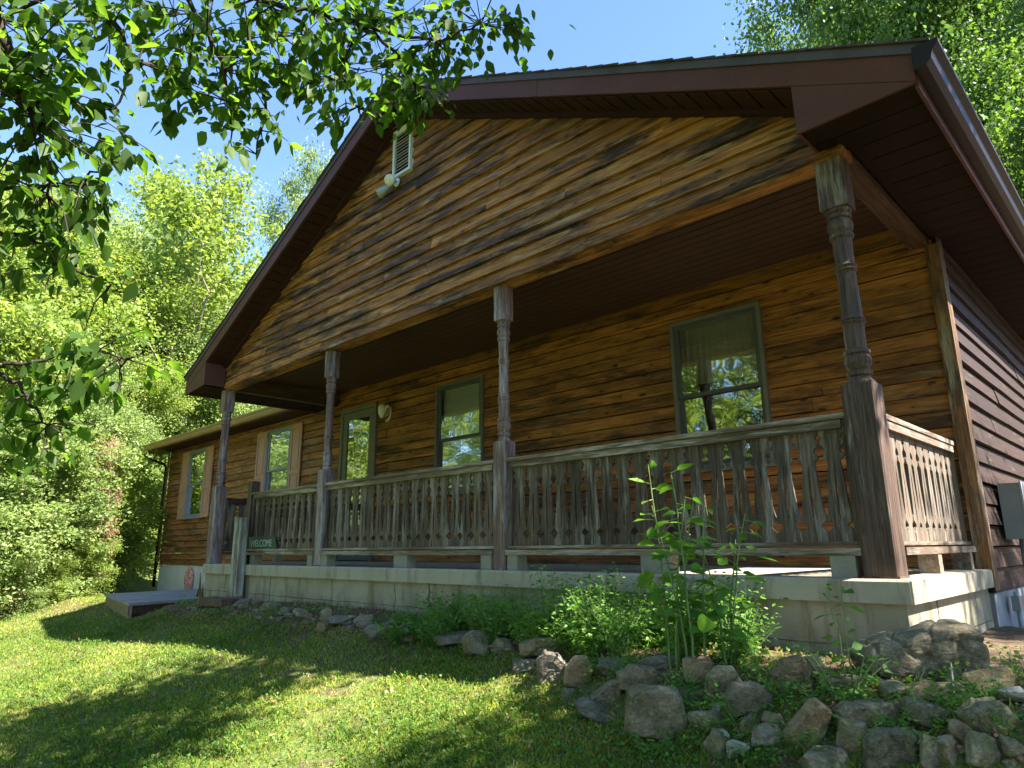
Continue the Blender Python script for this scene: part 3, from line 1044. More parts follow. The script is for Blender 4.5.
def window(x0, x1, z0, z1, kind):
    wd = empty('window', ((x0 + x1) / 2, HY, z0), None, None)
    wd.parent = house
    wd.matrix_parent_inverse = Matrix.Translation(-parent_world(house))
    y = HY
    fr = M['sash_blue'] if kind in ('W3', 'W4') else M['trim_green']
    t = 0.035
    mb = MB()
    yo, yi = y - 0.052, y + 0.05
    mb.box(x0, x0 + t, yo, yi, z0, z1)
    mb.box(x1 - t, x1, yo, yi, z0, z1)
    mb.box(x0 + t, x1 - t, yo, yi, z1 - t, z1)
    mb.box(x0 + t, x1 - t, yo, yi, z0, z0 + t)
    child('frame', mb, fr, wd)
    mb = MB()
    mb.box(x0 - 0.03, x1 + 0.03, y - 0.075, y - 0.031, z0 - 0.03, z0 - 0.001)
    child('sill', mb, fr, wd)
    zm = (z0 + z1) / 2 + (-0.02)
    s = 0.045
    mb = MB()
    a0, a1 = x0 + t + 0.001, x1 - t - 0.001
    sash = M['sash'] if kind != 'W4' and kind != 'W3' else M['sash_blue']
    # upper sash outside
    ya, yb = y - 0.03, y - 0.006
    for (q0, q1, ya, yb) in ((zm - 0.02, z1 - t - .001, y - 0.032, y - 0.008), (z0 + t + .001, zm + 0.02, y - 0.006, y + 0.018)):
        mb.box(a0, a0 + s, ya, yb, q0, q1)
        mb.box(a1 - s, a1, ya, yb, q0, q1)
        mb.box(a0 + s, a1 - s, ya, yb, q1 - s * 0.8, q1)
        mb.box(a0 + s, a1 - s, ya, yb, q0, q0 + s * 0.8)
    child('sash', mb, sash, wd)
    mb = MB()
    mb.add([(a0 + .02, y - 0.02, zm), (a1 - .02, y - 0.02, zm), (a1 - .02, y - 0.02, z1 - t - .02), (a0 + .02, y - 0.02, z1 - t - .02)], [(0, 1, 2, 3)])
    mb.add([(a0 + .02, y + 0.006, z0 + t + .01), (a1 - .02, y + 0.006, z0 + t + .01), (a1 - .02, y + 0.006, zm), (a0 + .02, y + 0.006, zm)], [(0, 1, 2, 3)])
    child('pane', mb, M['glass'], wd)
    mb = MB()
    if kind in ('W2', 'W3', 'W4'):
        zb = z0 + 0.05 if kind != 'W4' else zm - 0.0
        z = z1 - t - 0.02
        while z > zb:
            mb.box(a0 + 0.01, a1 - 0.01, y + 0.06, y + 0.064, z - 0.048, z)
            z -= 0.0495
        child('blind', mb, M['blind'], wd)
    else:
        n = 26
        for i in range(n):
            xx = lerp(a0, a1, i / n)
            mb.prism([(xx, y + 0.08 + 0.012 * (i % 2)), (xx + (a1 - a0) / n, y + 0.08 + 0.012 * ((i + 1) % 2)), (xx + (a1 - a0) / n, y + 0.084 + 0.012 * ((i + 1) % 2)), (xx, y + 0.084 + 0.012 * (i % 2))], zm + 0.12, z1 - t, 'z')
        child('curtain', mb, M['curtain'], wd)
    if kind in ('W3', 'W4'):
        for (s0, s1) in ((x0 - 0.385, x0 - 0.012), (x1 + 0.012, x1 + 0.385)):
            mb = MB()
            yo = y - 0.055
            e = 0.05
            mb.box(s0, s0 + e, yo, y - 0.03, z0 - 0.02, z1)
            mb.box(s1 - e, s1, yo, y - 0.03, z0 - 0.02, z1)
            zc = lerp(z0, z1, 0.42)
            for (c0, c1) in ((z0 - 0.02, z0 + 0.06), (zc - 0.035, zc + 0.035), (z1 - 0.08, z1)):
                mb.box(s0 + e, s1 - e, yo, y - 0.03, c0, c1)
            for (c0, c1) in ((z0 + 0.06, zc - 0.035), (zc + 0.035, z1 - 0.08)):
                mb.box(s0 + e, s1 - e, yo + 0.014, y - 0.03, c0, c1)
                mb.box(s0 + e + .03, s1 - e - .03, yo + 0.004, yo + 0.014, c0 + .03, c1 - .03)
            child('shutter', mb, M['shutter'], wd, 'faded red brown panelled shutter')
    return wd

labs = {'W1': 'large double hung window reflecting trees beside the corner post', 'W2': 'double hung window with a pale blind under the porch',
        'W3': 'double hung window with red brown shutters near the porch opening', 'W4': 'double hung window with red brown shutters on the far left wall'}
for a, b_, c, d, k in WIN:
    wobj = window(a, b_, c, d, k)
    wobj['label'] = labs[k]

# door
dx0, dx1, dz0, dz1 = DOOR
dr = empty('door', ((dx0 + dx1) / 2, HY, 0.0), 'glazed storm door in a grey green frame', None)
dr.parent = house
dr.matrix_parent_inverse = Matrix.Translation(-parent_world(house))
mb = MB()
mb.box(dx0, dx0 + 0.07, HY - 0.05, HY + 0.05, 0.001, dz1)
mb.box(dx1 - 0.07, dx1, HY - 0.05, HY + 0.05, 0.001, dz1)
mb.box(dx0 + 0.07, dx1 - 0.07, HY - 0.05, HY + 0.05, dz1 - 0.07, dz1)
child('frame', mb, M['trim_green'], dr)
mb = MB()
a0, a1 = dx0 + 0.075, dx1 - 0.075
s = 0.11
mb.box(a0, a0 + s, HY - 0.035, HY, 0.02, dz1 - 0.075)
mb.box(a1 - s, a1, HY - 0.035, HY, 0.02, dz1 - 0.075)
mb.box(a0 + s, a1 - s, HY - 0.035, HY, dz1 - 0.075 - s, dz1 - 0.075)
mb.box(a0 + s, a1 - s, HY - 0.035, HY, 0.02, 0.28)
child('leaf_frame', mb, M['trim_green'], dr)
mb = MB()
mb.add([(a0 + s - .01, HY - 0.02, 0.27), (a1 - s + .01, HY - 0.02, 0.27), (a1 - s + .01, HY - 0.02, dz1 - .18), (a0 + s - .01, HY - 0.02, dz1 - .18)], [(0, 1, 2, 3)])
child('pane', mb, M['glass'], dr)
mb = MB()
# dark inner door with an arched light
mb.box(a0 - .05, a1 + .05, HY + 0.051, HY + 0.09, 0.0, dz1 - 0.05)
child('inner_door', mb, simple('dark_green_door', (0.03, 0.035, 0.03), (0.05, 0.055, 0.045), 3, 0.4), dr)
mb = MB()
mb.tube([(a1 - 0.05, HY - 0.036, 1.0), (a1 - 0.05, HY - 0.075, 1.0), (a1 - 0.05, HY - 0.08, 1.12), (a1 - 0.05, HY - 0.036, 1.12)], 0.008, 6)
child('handle', mb, M['sash'], dr)

# wall lantern beside the door
la = empty('wall_lantern', (1.47, HY - 0.04, 2.1), 'cream and brass curved wall lantern beside the door', None)
la.parent = house
la.matrix_parent_inverse = Matrix.Translation(-parent_world(house))
mb = MB()
mb.lathe([(0.055, 0), (0.06, 0.01), (0.045, 0.02), (0.02, 0.03)], 0, 0, 16)
mb.v = [(1.44 + p[0], HY - 0.03 - p[2], 2.15 + p[1] * 1.5) for p in mb.v]
child('back_plate', mb, M['brass'], la)
mb = MB()
pts = []
for k in range(13):
    t = math.radians(200 - k * 25)
    pts.append((1.56 + 0.085 * math.cos(t), HY - 0.10 - 0.002 * k, 2.07 + 0.11 * math.sin(t)))
mb.tube([(1.44, HY - 0.05, 2.16)] + pts, [0.014] * 2 + [0.02] * 12, 8)
child('arm', mb, M['brass'], la, None, True)
mb = MB()
mb.lathe([(0.012, 0.12), (0.05, 0.10), (0.062, 0.05), (0.055, -0.02), (0.03, -0.075), (0.012, -0.09)], 1.44, HY - 0.13, 14, 2.11)
child('shade', mb, M['cream_glass'], la, None, True)

# gable vent and flood light
ve = empty('gable_vent', (4.2, -0.12, 4.12), 'white louvred vent high on the gable', None)
ve.parent = house
ve.matrix_parent_inverse = Matrix.Translation(-parent_world(house))
vx0, vx1, vz0, vz1 = 4.045, 4.36, 4.05, 4.62
mb = MB()
vy = -0.135
mb.box(vx0, vx0 + 0.028, vy, vy + 0.05, vz0, vz1)
mb.box(vx1 - 0.028, vx1, vy, vy + 0.05, vz0, vz1)
mb.box(vx0 + 0.028, vx1 - 0.028, vy, vy + 0.05, vz1 - 0.05, vz1)
mb.box(vx0 + 0.028, vx1 - 0.028, vy, vy + 0.05, vz0, vz0 + 0.03)
child('frame', mb, M['white'], ve)
mb = MB()
nl = 13
for i in range(nl):
    z = lerp(vz0 + 0.045, vz1 - 0.075, i / (nl - 1))
    mb.prism([(vy + 0.004, z - 0.012), (vy + 0.008, z - 0.012), (vy + 0.03, z + 0.014), (vy + 0.026, z + 0.014)], vx0 + 0.028, vx1 - 0.028, 'x')
child('slat', mb, M['white'], ve)
mb = MB()
mb.box(vx0 + 0.02, vx1 - 0.02, vy + 0.034, vy + 0.045, vz0 + 0.02, vz1 - 0.02)
child('backing', mb, M['black'], ve)
fl = empty('flood_light', (4.1, -0.12, 3.98), 'twin head flood light just under the gable vent', None)
fl.parent = house
fl.matrix_parent_inverse = Matrix.Translation(-parent_world(house))
def cone(p0, p1, r0, r1, mat, nm, par):
    mb = MB()
    p0, p1 = Vector(p0), Vector(p1)
    mb.tube([p0, p0 + (p1 - p0) * 0.25, p0 + (p1 - p0) * 0.6, p1], [r0 * 0.7, r0, (r0 + r1) / 2, r1], 14)
    return child(nm, mb, mat, par, None, True)
mb = MB()
mb.lathe([(0.045, 0), (0.05, 0.012), (0.03, 0.03)], 0, 0, 14)
mb.v = [(4.12 + p[0], -0.113 - p[2], 3.99 + p[1]) for p in mb.v]
child('mount', mb, M['white'], fl)
cone((4.13, -0.15, 3.985), (4.20, -0.27, 3.925), 0.025, 0.062, M['white'], 'lamp_head', fl)
cone((4.2, -0.271, 3.9245), (4.204, -0.277, 3.9215), 0.056, 0.05, M['cream_glass'], 'lens', fl)
cone((4.10, -0.15, 3.975), (3.93, -0.21, 3.89), 0.022, 0.055, M['conduit'], 'lamp_head', fl)
cone((3.93, -0.21, 3.89), (3.925, -0.212, 3.888), 0.048, 0.042, M['cream_glass'], 'lens', fl)

# electric meter box on the right wall
mt = empty('meter_box', (8.6, 2.7, 0.2), 'grey electric meter box with conduit on the right side wall', None)
mt.parent = house
mt.matrix_parent_inverse = Matrix.Translation(-parent_world(house))
mb = MB()
mb.prism([(2.43, 0.20), (2.78, 0.20), (2.78, 0.62), (2.43, 0.62)], 8.56, 8.70, 'x')
child('box', mb, M['meter_grey'], mt)
mb = MB()
mb.box(8.7001, 8.712, 2.42, 2.79, 0.19, 0.63)
child('cover', mb, M['conduit'], mt)
mb = MB()
mb.tube([(8.64, 2.6, 0.2), (8.64, 2.6, -0.25), (8.645, 2.58, -0.6)], 0.03, 10)
mb.tube([(8.60, 2.2, -0.17), (8.60, 2.2, -0.6)], 0.018, 8)
child('conduit', mb, M['conduit'], mt, None, True)
mb = MB()
mb.box(8.57, 8.62, 2.14, 2.26, -0.3, -0.2)
child('outlet_box', mb, M['meter_grey'], mt)

# ------------------------------------------------------------------ hung plaque, welcome sign
mb = MB()
n = 28
prof = [(0.0, 0.02), (0.12, 0.022), (0.2, 0.014), (0.225, 0.0)]
vs, fs = [], []
cx, cz = -5.33, -0.40
for r_, d_ in prof:
    for k in range(n):
        t = 2 * math.pi * k / n
        vs.append((cx + r_ * math.cos(t), HY - 0.035 - d_, cz + r_ * 1.12 * math.sin(t)))
for i in range(3):
    for k in range(n):
        k2 = (k + 1) % n
        fs.append((i * n + k, i * n + k2, (i + 1) * n + k2, (i + 1) * n + k))
mb.add(vs, fs)
mb.lathe([(0.001, 0), (0.22, 0.0)], 0, 0, 8)
mb.v[-16:] = [(cx + p[0], HY - 0.0345, cz + p[1]) for p in mb.v[-16:]]
m, t, out = newmat('pink_plaque')
b = NB(t)
pv = b.noise(b.coords(), 14, 4, 0.6, 1.0)
b.principled(out, b.ramp(pv, [(0.42, (0.55, 0.14, 0.16)), (0.5, (0.62, 0.3, 0.3)), (0.58, (0.66, 0.5, 0.46))]), 0.5)
pq = mb.build('wall_plaque', m, None, True)
tag(pq, 'round pink and red patterned disc leaning on the pale foundation', 'plaque')

sg = empty('welcome_sign', (1.42, -0.06, 0.187), 'small green lettered board resting on the rail near the porch opening', 'sign')
mb = MB()
mb.prism([(1.14, 0.19), (1.86, 0.19), (1.80, 0.33), (1.12, 0.33)], -0.052, -0.044)
child('board', mb, simple('dark_green_board', (0.025, 0.05, 0.035), (0.045, 0.075, 0.05), 8, 0.5), sg)
cu = bpy.data.curves.new('lettering', 'FONT')
cu.body = 'WELCOME'
cu.size = 0.115
cu.extrude = 0.002
cu.align_x = 'CENTER'
to = bpy.data.objects.new('lettering', cu)
C.objects.link(to)
to.location = (1.47, -0.055, 0.215)
to.rotation_euler = (math.radians(90), 0, 0)
bpy.context.view_layer.update()
dg = bpy.context.evaluated_depsgraph_get()
me = bpy.data.meshes.new_from_object(to.evaluated_get(dg))
mw = to.matrix_world.copy()
bpy.data.objects.remove(to)
me.transform(mw)
me.materials.clear()
me.materials.append(simple('pale_green_letters', (0.25, 0.36, 0.29), (0.36, 0.46, 0.38), 8, 0.5))
lo = bpy.data.objects.new('lettering', me)
C.objects.link(lo)
lo.parent = sg
lo.matrix_parent_inverse = Matrix.Translation(-Vector(sg.location))

# ------------------------------------------------------------------ deck platform left of the porch
dk = empty('deck_platform', (-1.3, 0.1, -0.6), 'low weathered grey wooden deck platform on the lawn left of the porch', 'deck')
ang = math.radians(-7)
A = Vector((-0.25, -0.92, 0)); ux = Vector((-math.cos(ang), -math.sin(ang) * -1, 0)); uy = Vector((-0.22, 0.97, 0)).normalized()
ux = Vector((-0.985, 0.16, 0)).normalized()
mb = MB()
nbd = 17
for i in range(nbd):
    s0, s1 = i * 0.145, i * 0.145 + 0.137
    p = [A + ux * s0, A + ux * s1, A + ux * s1 + uy * 1.9, A + ux * s0 + uy * 1.9]
    vs = [(q.x, q.y, -0.505) for q in p] + [(q.x, q.y, -0.47) for q in p]
    mb.add(vs, [(3, 2, 1, 0), (4, 5, 6, 7), (0, 1, 5, 4), (1, 2, 6, 5), (2, 3, 7, 6), (3, 0, 4, 7)])
child('deck_boards', mb, M['deck'], dk)
mb = MB()
def skirt(p, q, z0, z1, th=0.03):
    d = (q - p).normalized()
    nn_ = Vector((-d.y, d.x, 0)) * th
    vs = []
    for zz in (z0, z1):
        vs += [(p.x, p.y, zz), (q.x, q.y, zz), (q.x + nn_.x, q.y + nn_.y, zz), (p.x + nn_.x, p.y + nn_.y, zz)]
    mb.add(vs, [(3, 2, 1, 0), (4, 5, 6, 7), (0, 1, 5, 4), (1, 2, 6, 5), (2, 3, 7, 6), (3, 0, 4, 7)])
Bp = A + ux * (nbd * 0.145 - 0.01)
in_ = uy * 0.02
skirt(Bp + in_ + ux * -0.02, A + in_ + ux * 0.02, -0.80, -0.507)
skirt(Bp + in_ + ux * -0.02, Bp + uy * 1.85 + ux * -0.02, -0.85, -0.507, -0.03)
child('skirt_board', mb, M['deck_side'], dk)
mb = MB()
skirt(A + in_ + ux * 0.02, A + uy * 1.85 + ux * 0.02, -0.62, -0.507)
child('side_joist', mb, M['beam_dark'], dk)

# loose timber step block at foot of the short post
mb = MB()
mb.box(0.85, 1.5, -0.5, -0.28, -0.46, -0.375)
stp = mb.build('timber_block', M['post_dark'])
tag(stp, 'dark rotting timber lying at the foot of the short pale post', 'timber')
mb = MB()
for (x_, dx_, h_) in ((1.02, -0.02, 0.28), (1.08, 0.03, 0.16), (0.95, 0.05, 0.1)):
    mb.tube([(x_, -0.55, -0.36), (x_ + dx_, -0.56, -0.36 + h_)], [0.018, 0.003], 5)
spl = mb.build('wood_splinter', M['trim_wood'])
tag(spl, 'upright broken wood splinters on the dark timber', 'splinter')

# ------------------------------------------------------------------ rocks
def make_rock(u0, u1, v0, v1, mat='rock', label=None, depth=0.7, tilt=0, push=0.0, nm='rock', flat=None, group=None, zl=0.0):
    uc = (u0 + u1) / 2
    base = hit(uc, v1 - 0.12 * (v1 - v0))
    dist = (base - CAM).dot(FW)
    wdt = (u1 - u0) / FPX * dist * 1.13
    hgt = (v1 - v0) / FPX * dist * 1.08
    dp = wdt * depth
    r = random.Random(int(u0 * 31 + v0 * 7))
    bm = bmesh.new()
    pts = []
    for k in range(15):
        # super-ellipsoid sample
        a, b2 = r.uniform(0, 2 * math.pi), math.asin(r.uniform(-1, 1))
        e = 0.55
        def sp(v_, e_): return math.copysign(abs(v_) ** e_, v_)
        x = sp(math.cos(b2), e) * sp(math.cos(a), e)
        y = sp(math.cos(b2), e) * sp(math.sin(a), e)
        z = sp(math.sin(b2), e)
        k_ = r.uniform(0.82, 1.06)
        pts.append(Vector((x * wdt / 2 * k_, y * dp / 2 * k_, z * hgt / 2 * k_)))
    for p in pts:
        bm.verts.new(p)
    res = bmesh.ops.convex_hull(bm, input=bm.verts)
    junk = [e_ for e_ in res['geom_interior'] if isinstance(e_, bmesh.types.BMVert)] + [e_ for e_ in res['geom_unused'] if isinstance(e_, bmesh.types.BMVert)]
    if junk:
        bmesh.ops.delete(bm, geom=list(set(junk)), context='VERTS')
    bmesh.ops.bevel(bm, geom=list(bm.edges), offset=min(wdt, hgt) * 0.03, segments=1, affect='EDGES', profile=0.6)
    bmesh.ops.triangulate(bm, faces=bm.faces)
    for _ in range(2):
        bmesh.ops.subdivide_edges(bm, edges=[e_ for e_ in bm.edges if e_.calc_length() > 0.015], cuts=1, use_grid_fill=True)
    sd_ = r.uniform(0, 50)
    s = max(wdt, hgt)
    for v in bm.verts:
        q = v.co / s * 4 + Vector((sd_, 0, 0))
        dsp = 0.034 * s * mnoise.fractal(q, 1.0, 2.0, 4)
        lay = 0.010 * s * math.sin((v.co.z / hgt) * 17 + 3 * mnoise.noise(q * 0.5)) if hgt < wdt * .7 else 0
        v.co += v.normal * (dsp + lay) if v.normal.length > 0 else Vector()
    me = bpy.data.meshes.new(nm)
    bm.to_mesh(me)
    bm.free()
    me.materials.append(M[mat])
    o = bpy.data.objects.new(nm, me)
    C.objects.link(o)
    o.location = (base.x - 0.0, base.y + dp * 0.2, base.z + hgt * 0.42 + zl)
    yaw = math.atan2(RT.y, RT.x)
    o.rotation_euler = (r.uniform(-.08, .08), math.radians(tilt), yaw)
    o.rotation_mode = 'XYZ'
    tag(o, label, 'rock', group)
    return o

R = make_rock
def outline_rock(pts, mat, label, depth=0.6, back=0.1, seed=0, cracks=1.0):
    '''a rock whose face follows the given corner points, with its own depth'''
    us = [p[0] for p in pts]; vs_ = [p[1] for p in pts]
    uc, v1 = (min(us) + max(us)) / 2, max(vs_)
    base = hit(uc, v1 - 0.10 * (v1 - min(vs_)))
    dist = (base - CAM).dot(FW)
    r = random.Random(seed)
    f2 = Vector((FW.x, FW.y, 0)).normalized()
    cen = CAM + ray(uc, (v1 + min(vs_)) / 2) * dist
    wdt = (max(us) - min(us)) / FPX * dist
    dp = wdt * depth
    bm = bmesh.new()
    for k, (sc_, off) in enumerate(((0.86, 0.0), (1.0, 0.22), (0.97, 0.62), (0.74, 1.0))):
        for (u, v) in pts:
            p = CAM + ray(u, v) * dist
            q = cen + (p - cen) * (sc_ * r.uniform(0.95, 1.05)) + f2 * (off * dp + r.uniform(-.04, .04) * dp)
            bm.verts.new(q - base)
    res = bmesh.ops.convex_hull(bm, input=bm.verts)
    junk = [e_ for e_ in res['geom_interior'] + res['geom_unused'] if isinstance(e_, bmesh.types.BMVert)]
    if junk:
        bmesh.ops.delete(bm, geom=list(set(junk)), context='VERTS')
    bmesh.ops.dissolve_limit(bm, angle_limit=math.radians(9), verts=bm.verts, edges=bm.edges)
    bmesh.ops.bevel(bm, geom=list(bm.edges), offset=wdt * 0.018, segments=1, affect='EDGES')
    bmesh.ops.triangulate(bm, faces=bm.faces)
    for _ in range(4):
        el = [e_ for e_ in bm.edges if e_.calc_length() > 0.016]
        if el:
            bmesh.ops.subdivide_edges(bm, edges=el, cuts=1, use_grid_fill=True)
            bmesh.ops.triangulate(bm, faces=bm.faces)
    bm.normal_update()
    s = wdt
    for v in bm.verts:
        q = v.co / s * 3 + Vector((seed * 3.3, 0, 0))
        rid = 1 - abs(mnoise.noise(q * 0.9)) * 2
        crack = -0.03 * s * cracks * max(0, rid - 0.86) / 0.14
        v.co += v.normal * (0.03 * s * mnoise.fractal(q, 0.9, 2.1, 5) + crack)
    me = bpy.data.meshes.new('rock')
    bm.to_mesh(me)
    bm.free()
    me.materials.append(M[mat])
    o = bpy.data.objects.new('rock', me)
    C.objects.link(o)
    o.location = base
    tag(o, label, 'rock')
    return o
O = outline_rock
O([(868, 658), (888, 646), (922, 633), (976, 624), (989, 630), (1001, 662), (992, 676), (958, 690), (915, 690), (874, 676)], 'rock', 'largest boulder of the pile, broad grey and cracked, at the porch corner', 0.55, 0.1, 1)
R(968, 1010, 668, 698, 'rock_tan', 'yellowish rounded rock tucked behind the right end of the large boulder')
O([(968, 718), (985, 703), (1003, 701), (1026, 722), (1022, 736), (1004, 742), (980, 736)], 'rock', 'pale lichened angular rock at the right edge of the pile', 0.6, 0.1, 2)
O([(911, 706), (918, 701), (942, 706), (961, 718), (958, 724), (930, 729), (915, 722)], 'rock', 'greenish wedge shaped rock just below the large boulder', 0.7, 0.1, 3)
O([(842, 716), (854, 705), (895, 705), (908, 713), (910, 728), (880, 734), (848, 728)], 'rock', 'long low mossy grey rock left of the greenish wedge rock', 0.6, 0.1, 4)
O([(817, 698), (836, 712), (830, 730), (818, 755), (800, 753), (786, 738), (800, 720)], 'rock_tan', 'tall pinkish brown slab leaning to the right in the pile', 0.45, 0.1, 5)
O([(872, 742), (885, 732), (910, 729), (923, 738), (920, 775), (870, 775)], 'rock', 'broad dull grey rock at the bottom centre of the pile', 0.6, 0.1, 6)
R(800, 850, 752, 782, 'rock', 'grey rock cut by the photo bottom under the leaning slab', 0.6, 8)
R(907, 937, 681, 704, 'rock_tan', 'small pyramid shaped tan rock under the large boulder', 0.8)
R(880, 906, 683, 701, 'rock', 'small blunt grey rock left of the pyramid shaped rock', 0.8)
R(917, 942, 730, 775, 'rock', 'narrow upright dark rock in the middle of the pile', 0.7)
R(938, 968, 742, 770, 'rock', 'squarish dark rock low in the right of the pile', 0.7)
R(969, 998, 738, 775, 'rock', 'upright narrow rock below the pale lichened rock', 0.6, 12)
R(1000, 1030, 738, 762, 'rock', 'low rock in the bottom right corner', 0.7)
R(1000, 1030, 690, 708, 'rock_pale', 'flat pale rock at the right edge above the lichened rock', 0.7)
R(948, 975, 722, 750, 'rock_tan', 'small brown rock in shadow between larger rocks', 0.7)
O([(727, 700), (738, 686), (760, 684), (777, 694), (777, 708), (762, 721), (730, 718)], 'rock', 'blocky mossy grey rock in the middle of the border', 0.7, 0.1, 7)
O([(708, 678), (718, 667), (736, 668), (744, 682), (742, 700), (708, 700)], 'rock', 'rough brown grey rock up the bank behind the blocky rock', 0.7, 0.1, 14)
O([(619, 676), (632, 666), (655, 668), (671, 680), (668, 693), (620, 692)], 'rock', 'wide flat topped rock behind the tall square slab', 0.7, 0.1, 13)
O([(627, 690), (640, 686), (680, 690), (686, 700), (695, 748), (660, 744), (626, 735)], 'rock', 'tall square faced grey slab standing at the lawn edge', 0.4, 0.1, 8, 0.4)
O([(574, 704), (588, 699), (610, 712), (622, 730), (600, 725), (576, 712)], 'rock_slate', 'bluish slate lying flat on the lawn left of the square slab', 0.7, 0.1, 9)
O([(590, 700), (612, 682), (622, 680), (624, 704), (606, 711)], 'rock', 'wedge of grey stone leaning beside the bluish slate', 0.7, 0.1, 16)
O([(566, 668), (576, 657), (588, 657), (595, 670), (588, 686), (574, 691), (564, 685)], 'rock_tan', 'rounded orange tan rock in the border', 0.7, 0.1, 10)
O([(536, 662), (545, 652), (558, 654), (569, 664), (564, 684), (550, 690), (538, 686)], 'rock_slate', 'dark grey upright rock touching the tan rock', 0.7, 0.1, 11)
O([(518, 645), (535, 638), (585, 638), (592, 646), (585, 655), (550, 655), (522, 658)], 'rock', 'long flat grey slab on top of the border', 0.4, 0.1, 12)
R(592, 627, 661, 677, 'rock_slate', 'thin slate piece right of the tan rock', 0.8)
R(688, 727, 712, 733, 'rock', 'low grey rock between the square slab and blocky rock', 0.7)
R(733, 759, 717, 736, 'rock', 'small greenish stone under the blocky rock', 0.8)
R(696, 723, 732, 763, 'rock', 'greenish stone at the foot of the square slab', 0.7, -20)
R(725, 748, 743, 762, 'rock_pale', 'small whitish stone near the bottom edge', 0.8)
R(703, 725, 701, 716, 'rock_pale', 'whitish pebble above the low grey rock', 0.8)
R(711, 728, 732, 747, 'rock_pale', 'mossy whitish pebble beside the square slab', 0.8)
O([(774, 676), (786, 660), (804, 657), (813, 670), (810, 692), (776, 693)], 'rock_tan', 'broken yellowish rock half hidden in weeds', 0.7, 0.1, 15)
R(805, 828, 658, 681, 'rock', 'grey stone touching the broken yellowish rock', 0.8)
R(760, 783, 715, 728, 'rock_tan', 'small reddish stone right of the blocky rock', 0.8)
R(681, 712, 661, 688, 'rock_tan', 'brown rock behind the weeds of the border', 0.8)
O([(392, 630), (402, 624), (436, 623), (444, 630), (436, 637), (404, 637)], 'rock_slate', 'pale topped slate at the far part of the border', 0.5, 0.1, 17)
R(361, 391, 625, 643, 'rock_slate', 'purplish slate tilted on the far part of the border', 0.8, -12)
R(487, 511, 638, 656, 'rock', 'small brown rock left of the long flat slab', 0.8)
R(460, 489, 634, 662, 'rock', 'dark rock half covered by weeds in the border', 0.8)
R(505, 537, 660, 674, 'rock', 'thin dark slab lying below the long flat slab', 0.8)
R(558, 574, 690, 706, 'rock_slate', 'small bluish stone on the grass below the tan rock', 0.8)
R(431, 447, 638, 647, 'rock_slate', 'small slate chip at the lawn edge', 0.8)
R(317, 331, 610, 628, 'rock_slate', 'upright bluish grey stone by the porch base', 0.8)
R(352, 373, 616, 628, 'rock_slate', 'thin slate right of the upright bluish stone', 0.8)
R(836, 868, 722, 760, 'rock', 'dark squat rock right of the leaning slab', 0.7)
R(748, 790, 728, 752, 'rock', 'dark earthy rock near the foot of the leaning slab', 0.8)
rr = random.Random(5)
for (u, v, wd_, hh_, mt_, lb_) in ((455, 647, 46, 13, 'rock_slate', 'dark flat slab at the lawn edge below the bushy weeds'), (410, 641, 34, 10, 'rock', 'flat grey slab lying just before the pale topped slate'),
        (340, 626, 30, 9, 'rock_slate', 'flat slab sunk in the grass near the thin slate'), (300, 620, 26, 9, 'rock', 'grey slab near the porch base left of the upright bluish stone'),
        (268, 612, 24, 8, 'rock_slate', 'slate slab by the porch base right of the short pale post'), (500, 655, 34, 10, 'rock', 'low slab left of the thin dark slab'),
        (240, 607, 20, 7, 'rock', 'grey slab at the foot of the short pale post'), (655, 672, 40, 14, 'rock_slate', 'slaty slab behind the tall square faced slab'),
        (690, 702, 34, 12, 'rock', 'flat slab between square faced slab and blocky rock'), (835, 690, 40, 14, 'rock', 'flat slab left of the big boulder foot'),
        (890, 716, 40, 12, 'rock_slate', 'slaty slab under the greenish wedge rock'), (770, 745, 34, 12, 'rock', 'flat slab near the bottom left of the leaning slab'),
        (955, 694, 34, 12, 'rock', 'flat slab right below the boulder near the dry twig')):
    R(u - wd_ / 2, u + wd_ / 2, v - hh_, v, mt_, lb_, 0.7, rr.uniform(-6, 6))
for i in range(46):      # small stones along the far border
    u = rr.uniform(175, 480)
    v = lerp(600, 640, (u - 175) / 305) + rr.uniform(-8, 6)
    s = rr.uniform(5, 15) * lerp(0.7, 1.2, (u - 175) / 305)
    R(u, u + s, v, v + s * rr.uniform(0.4, 0.75), rr.choice(['rock', 'rock_slate', 'rock_slate', 'rock_tan', 'rock_pale']),
      'small stone in the far thin rock border', 0.8, rr.uniform(-15, 15), group='small stones of the far border')
for i in range(80):      # filler stones in the near pile
    u = rr.uniform(640, 1015)
    v = rr.uniform(690, 760)
    s = rr.uniform(10, 26)
    R(u, u + s, v, v + s * rr.uniform(0.32, 0.62), rr.choice(['rock', 'rock', 'rock_slate', 'rock_tan']),
      'small stone wedged between bigger rocks of the pile', 0.8, rr.uniform(-15, 15), group='small stones of the near pile', zl=-0.03)

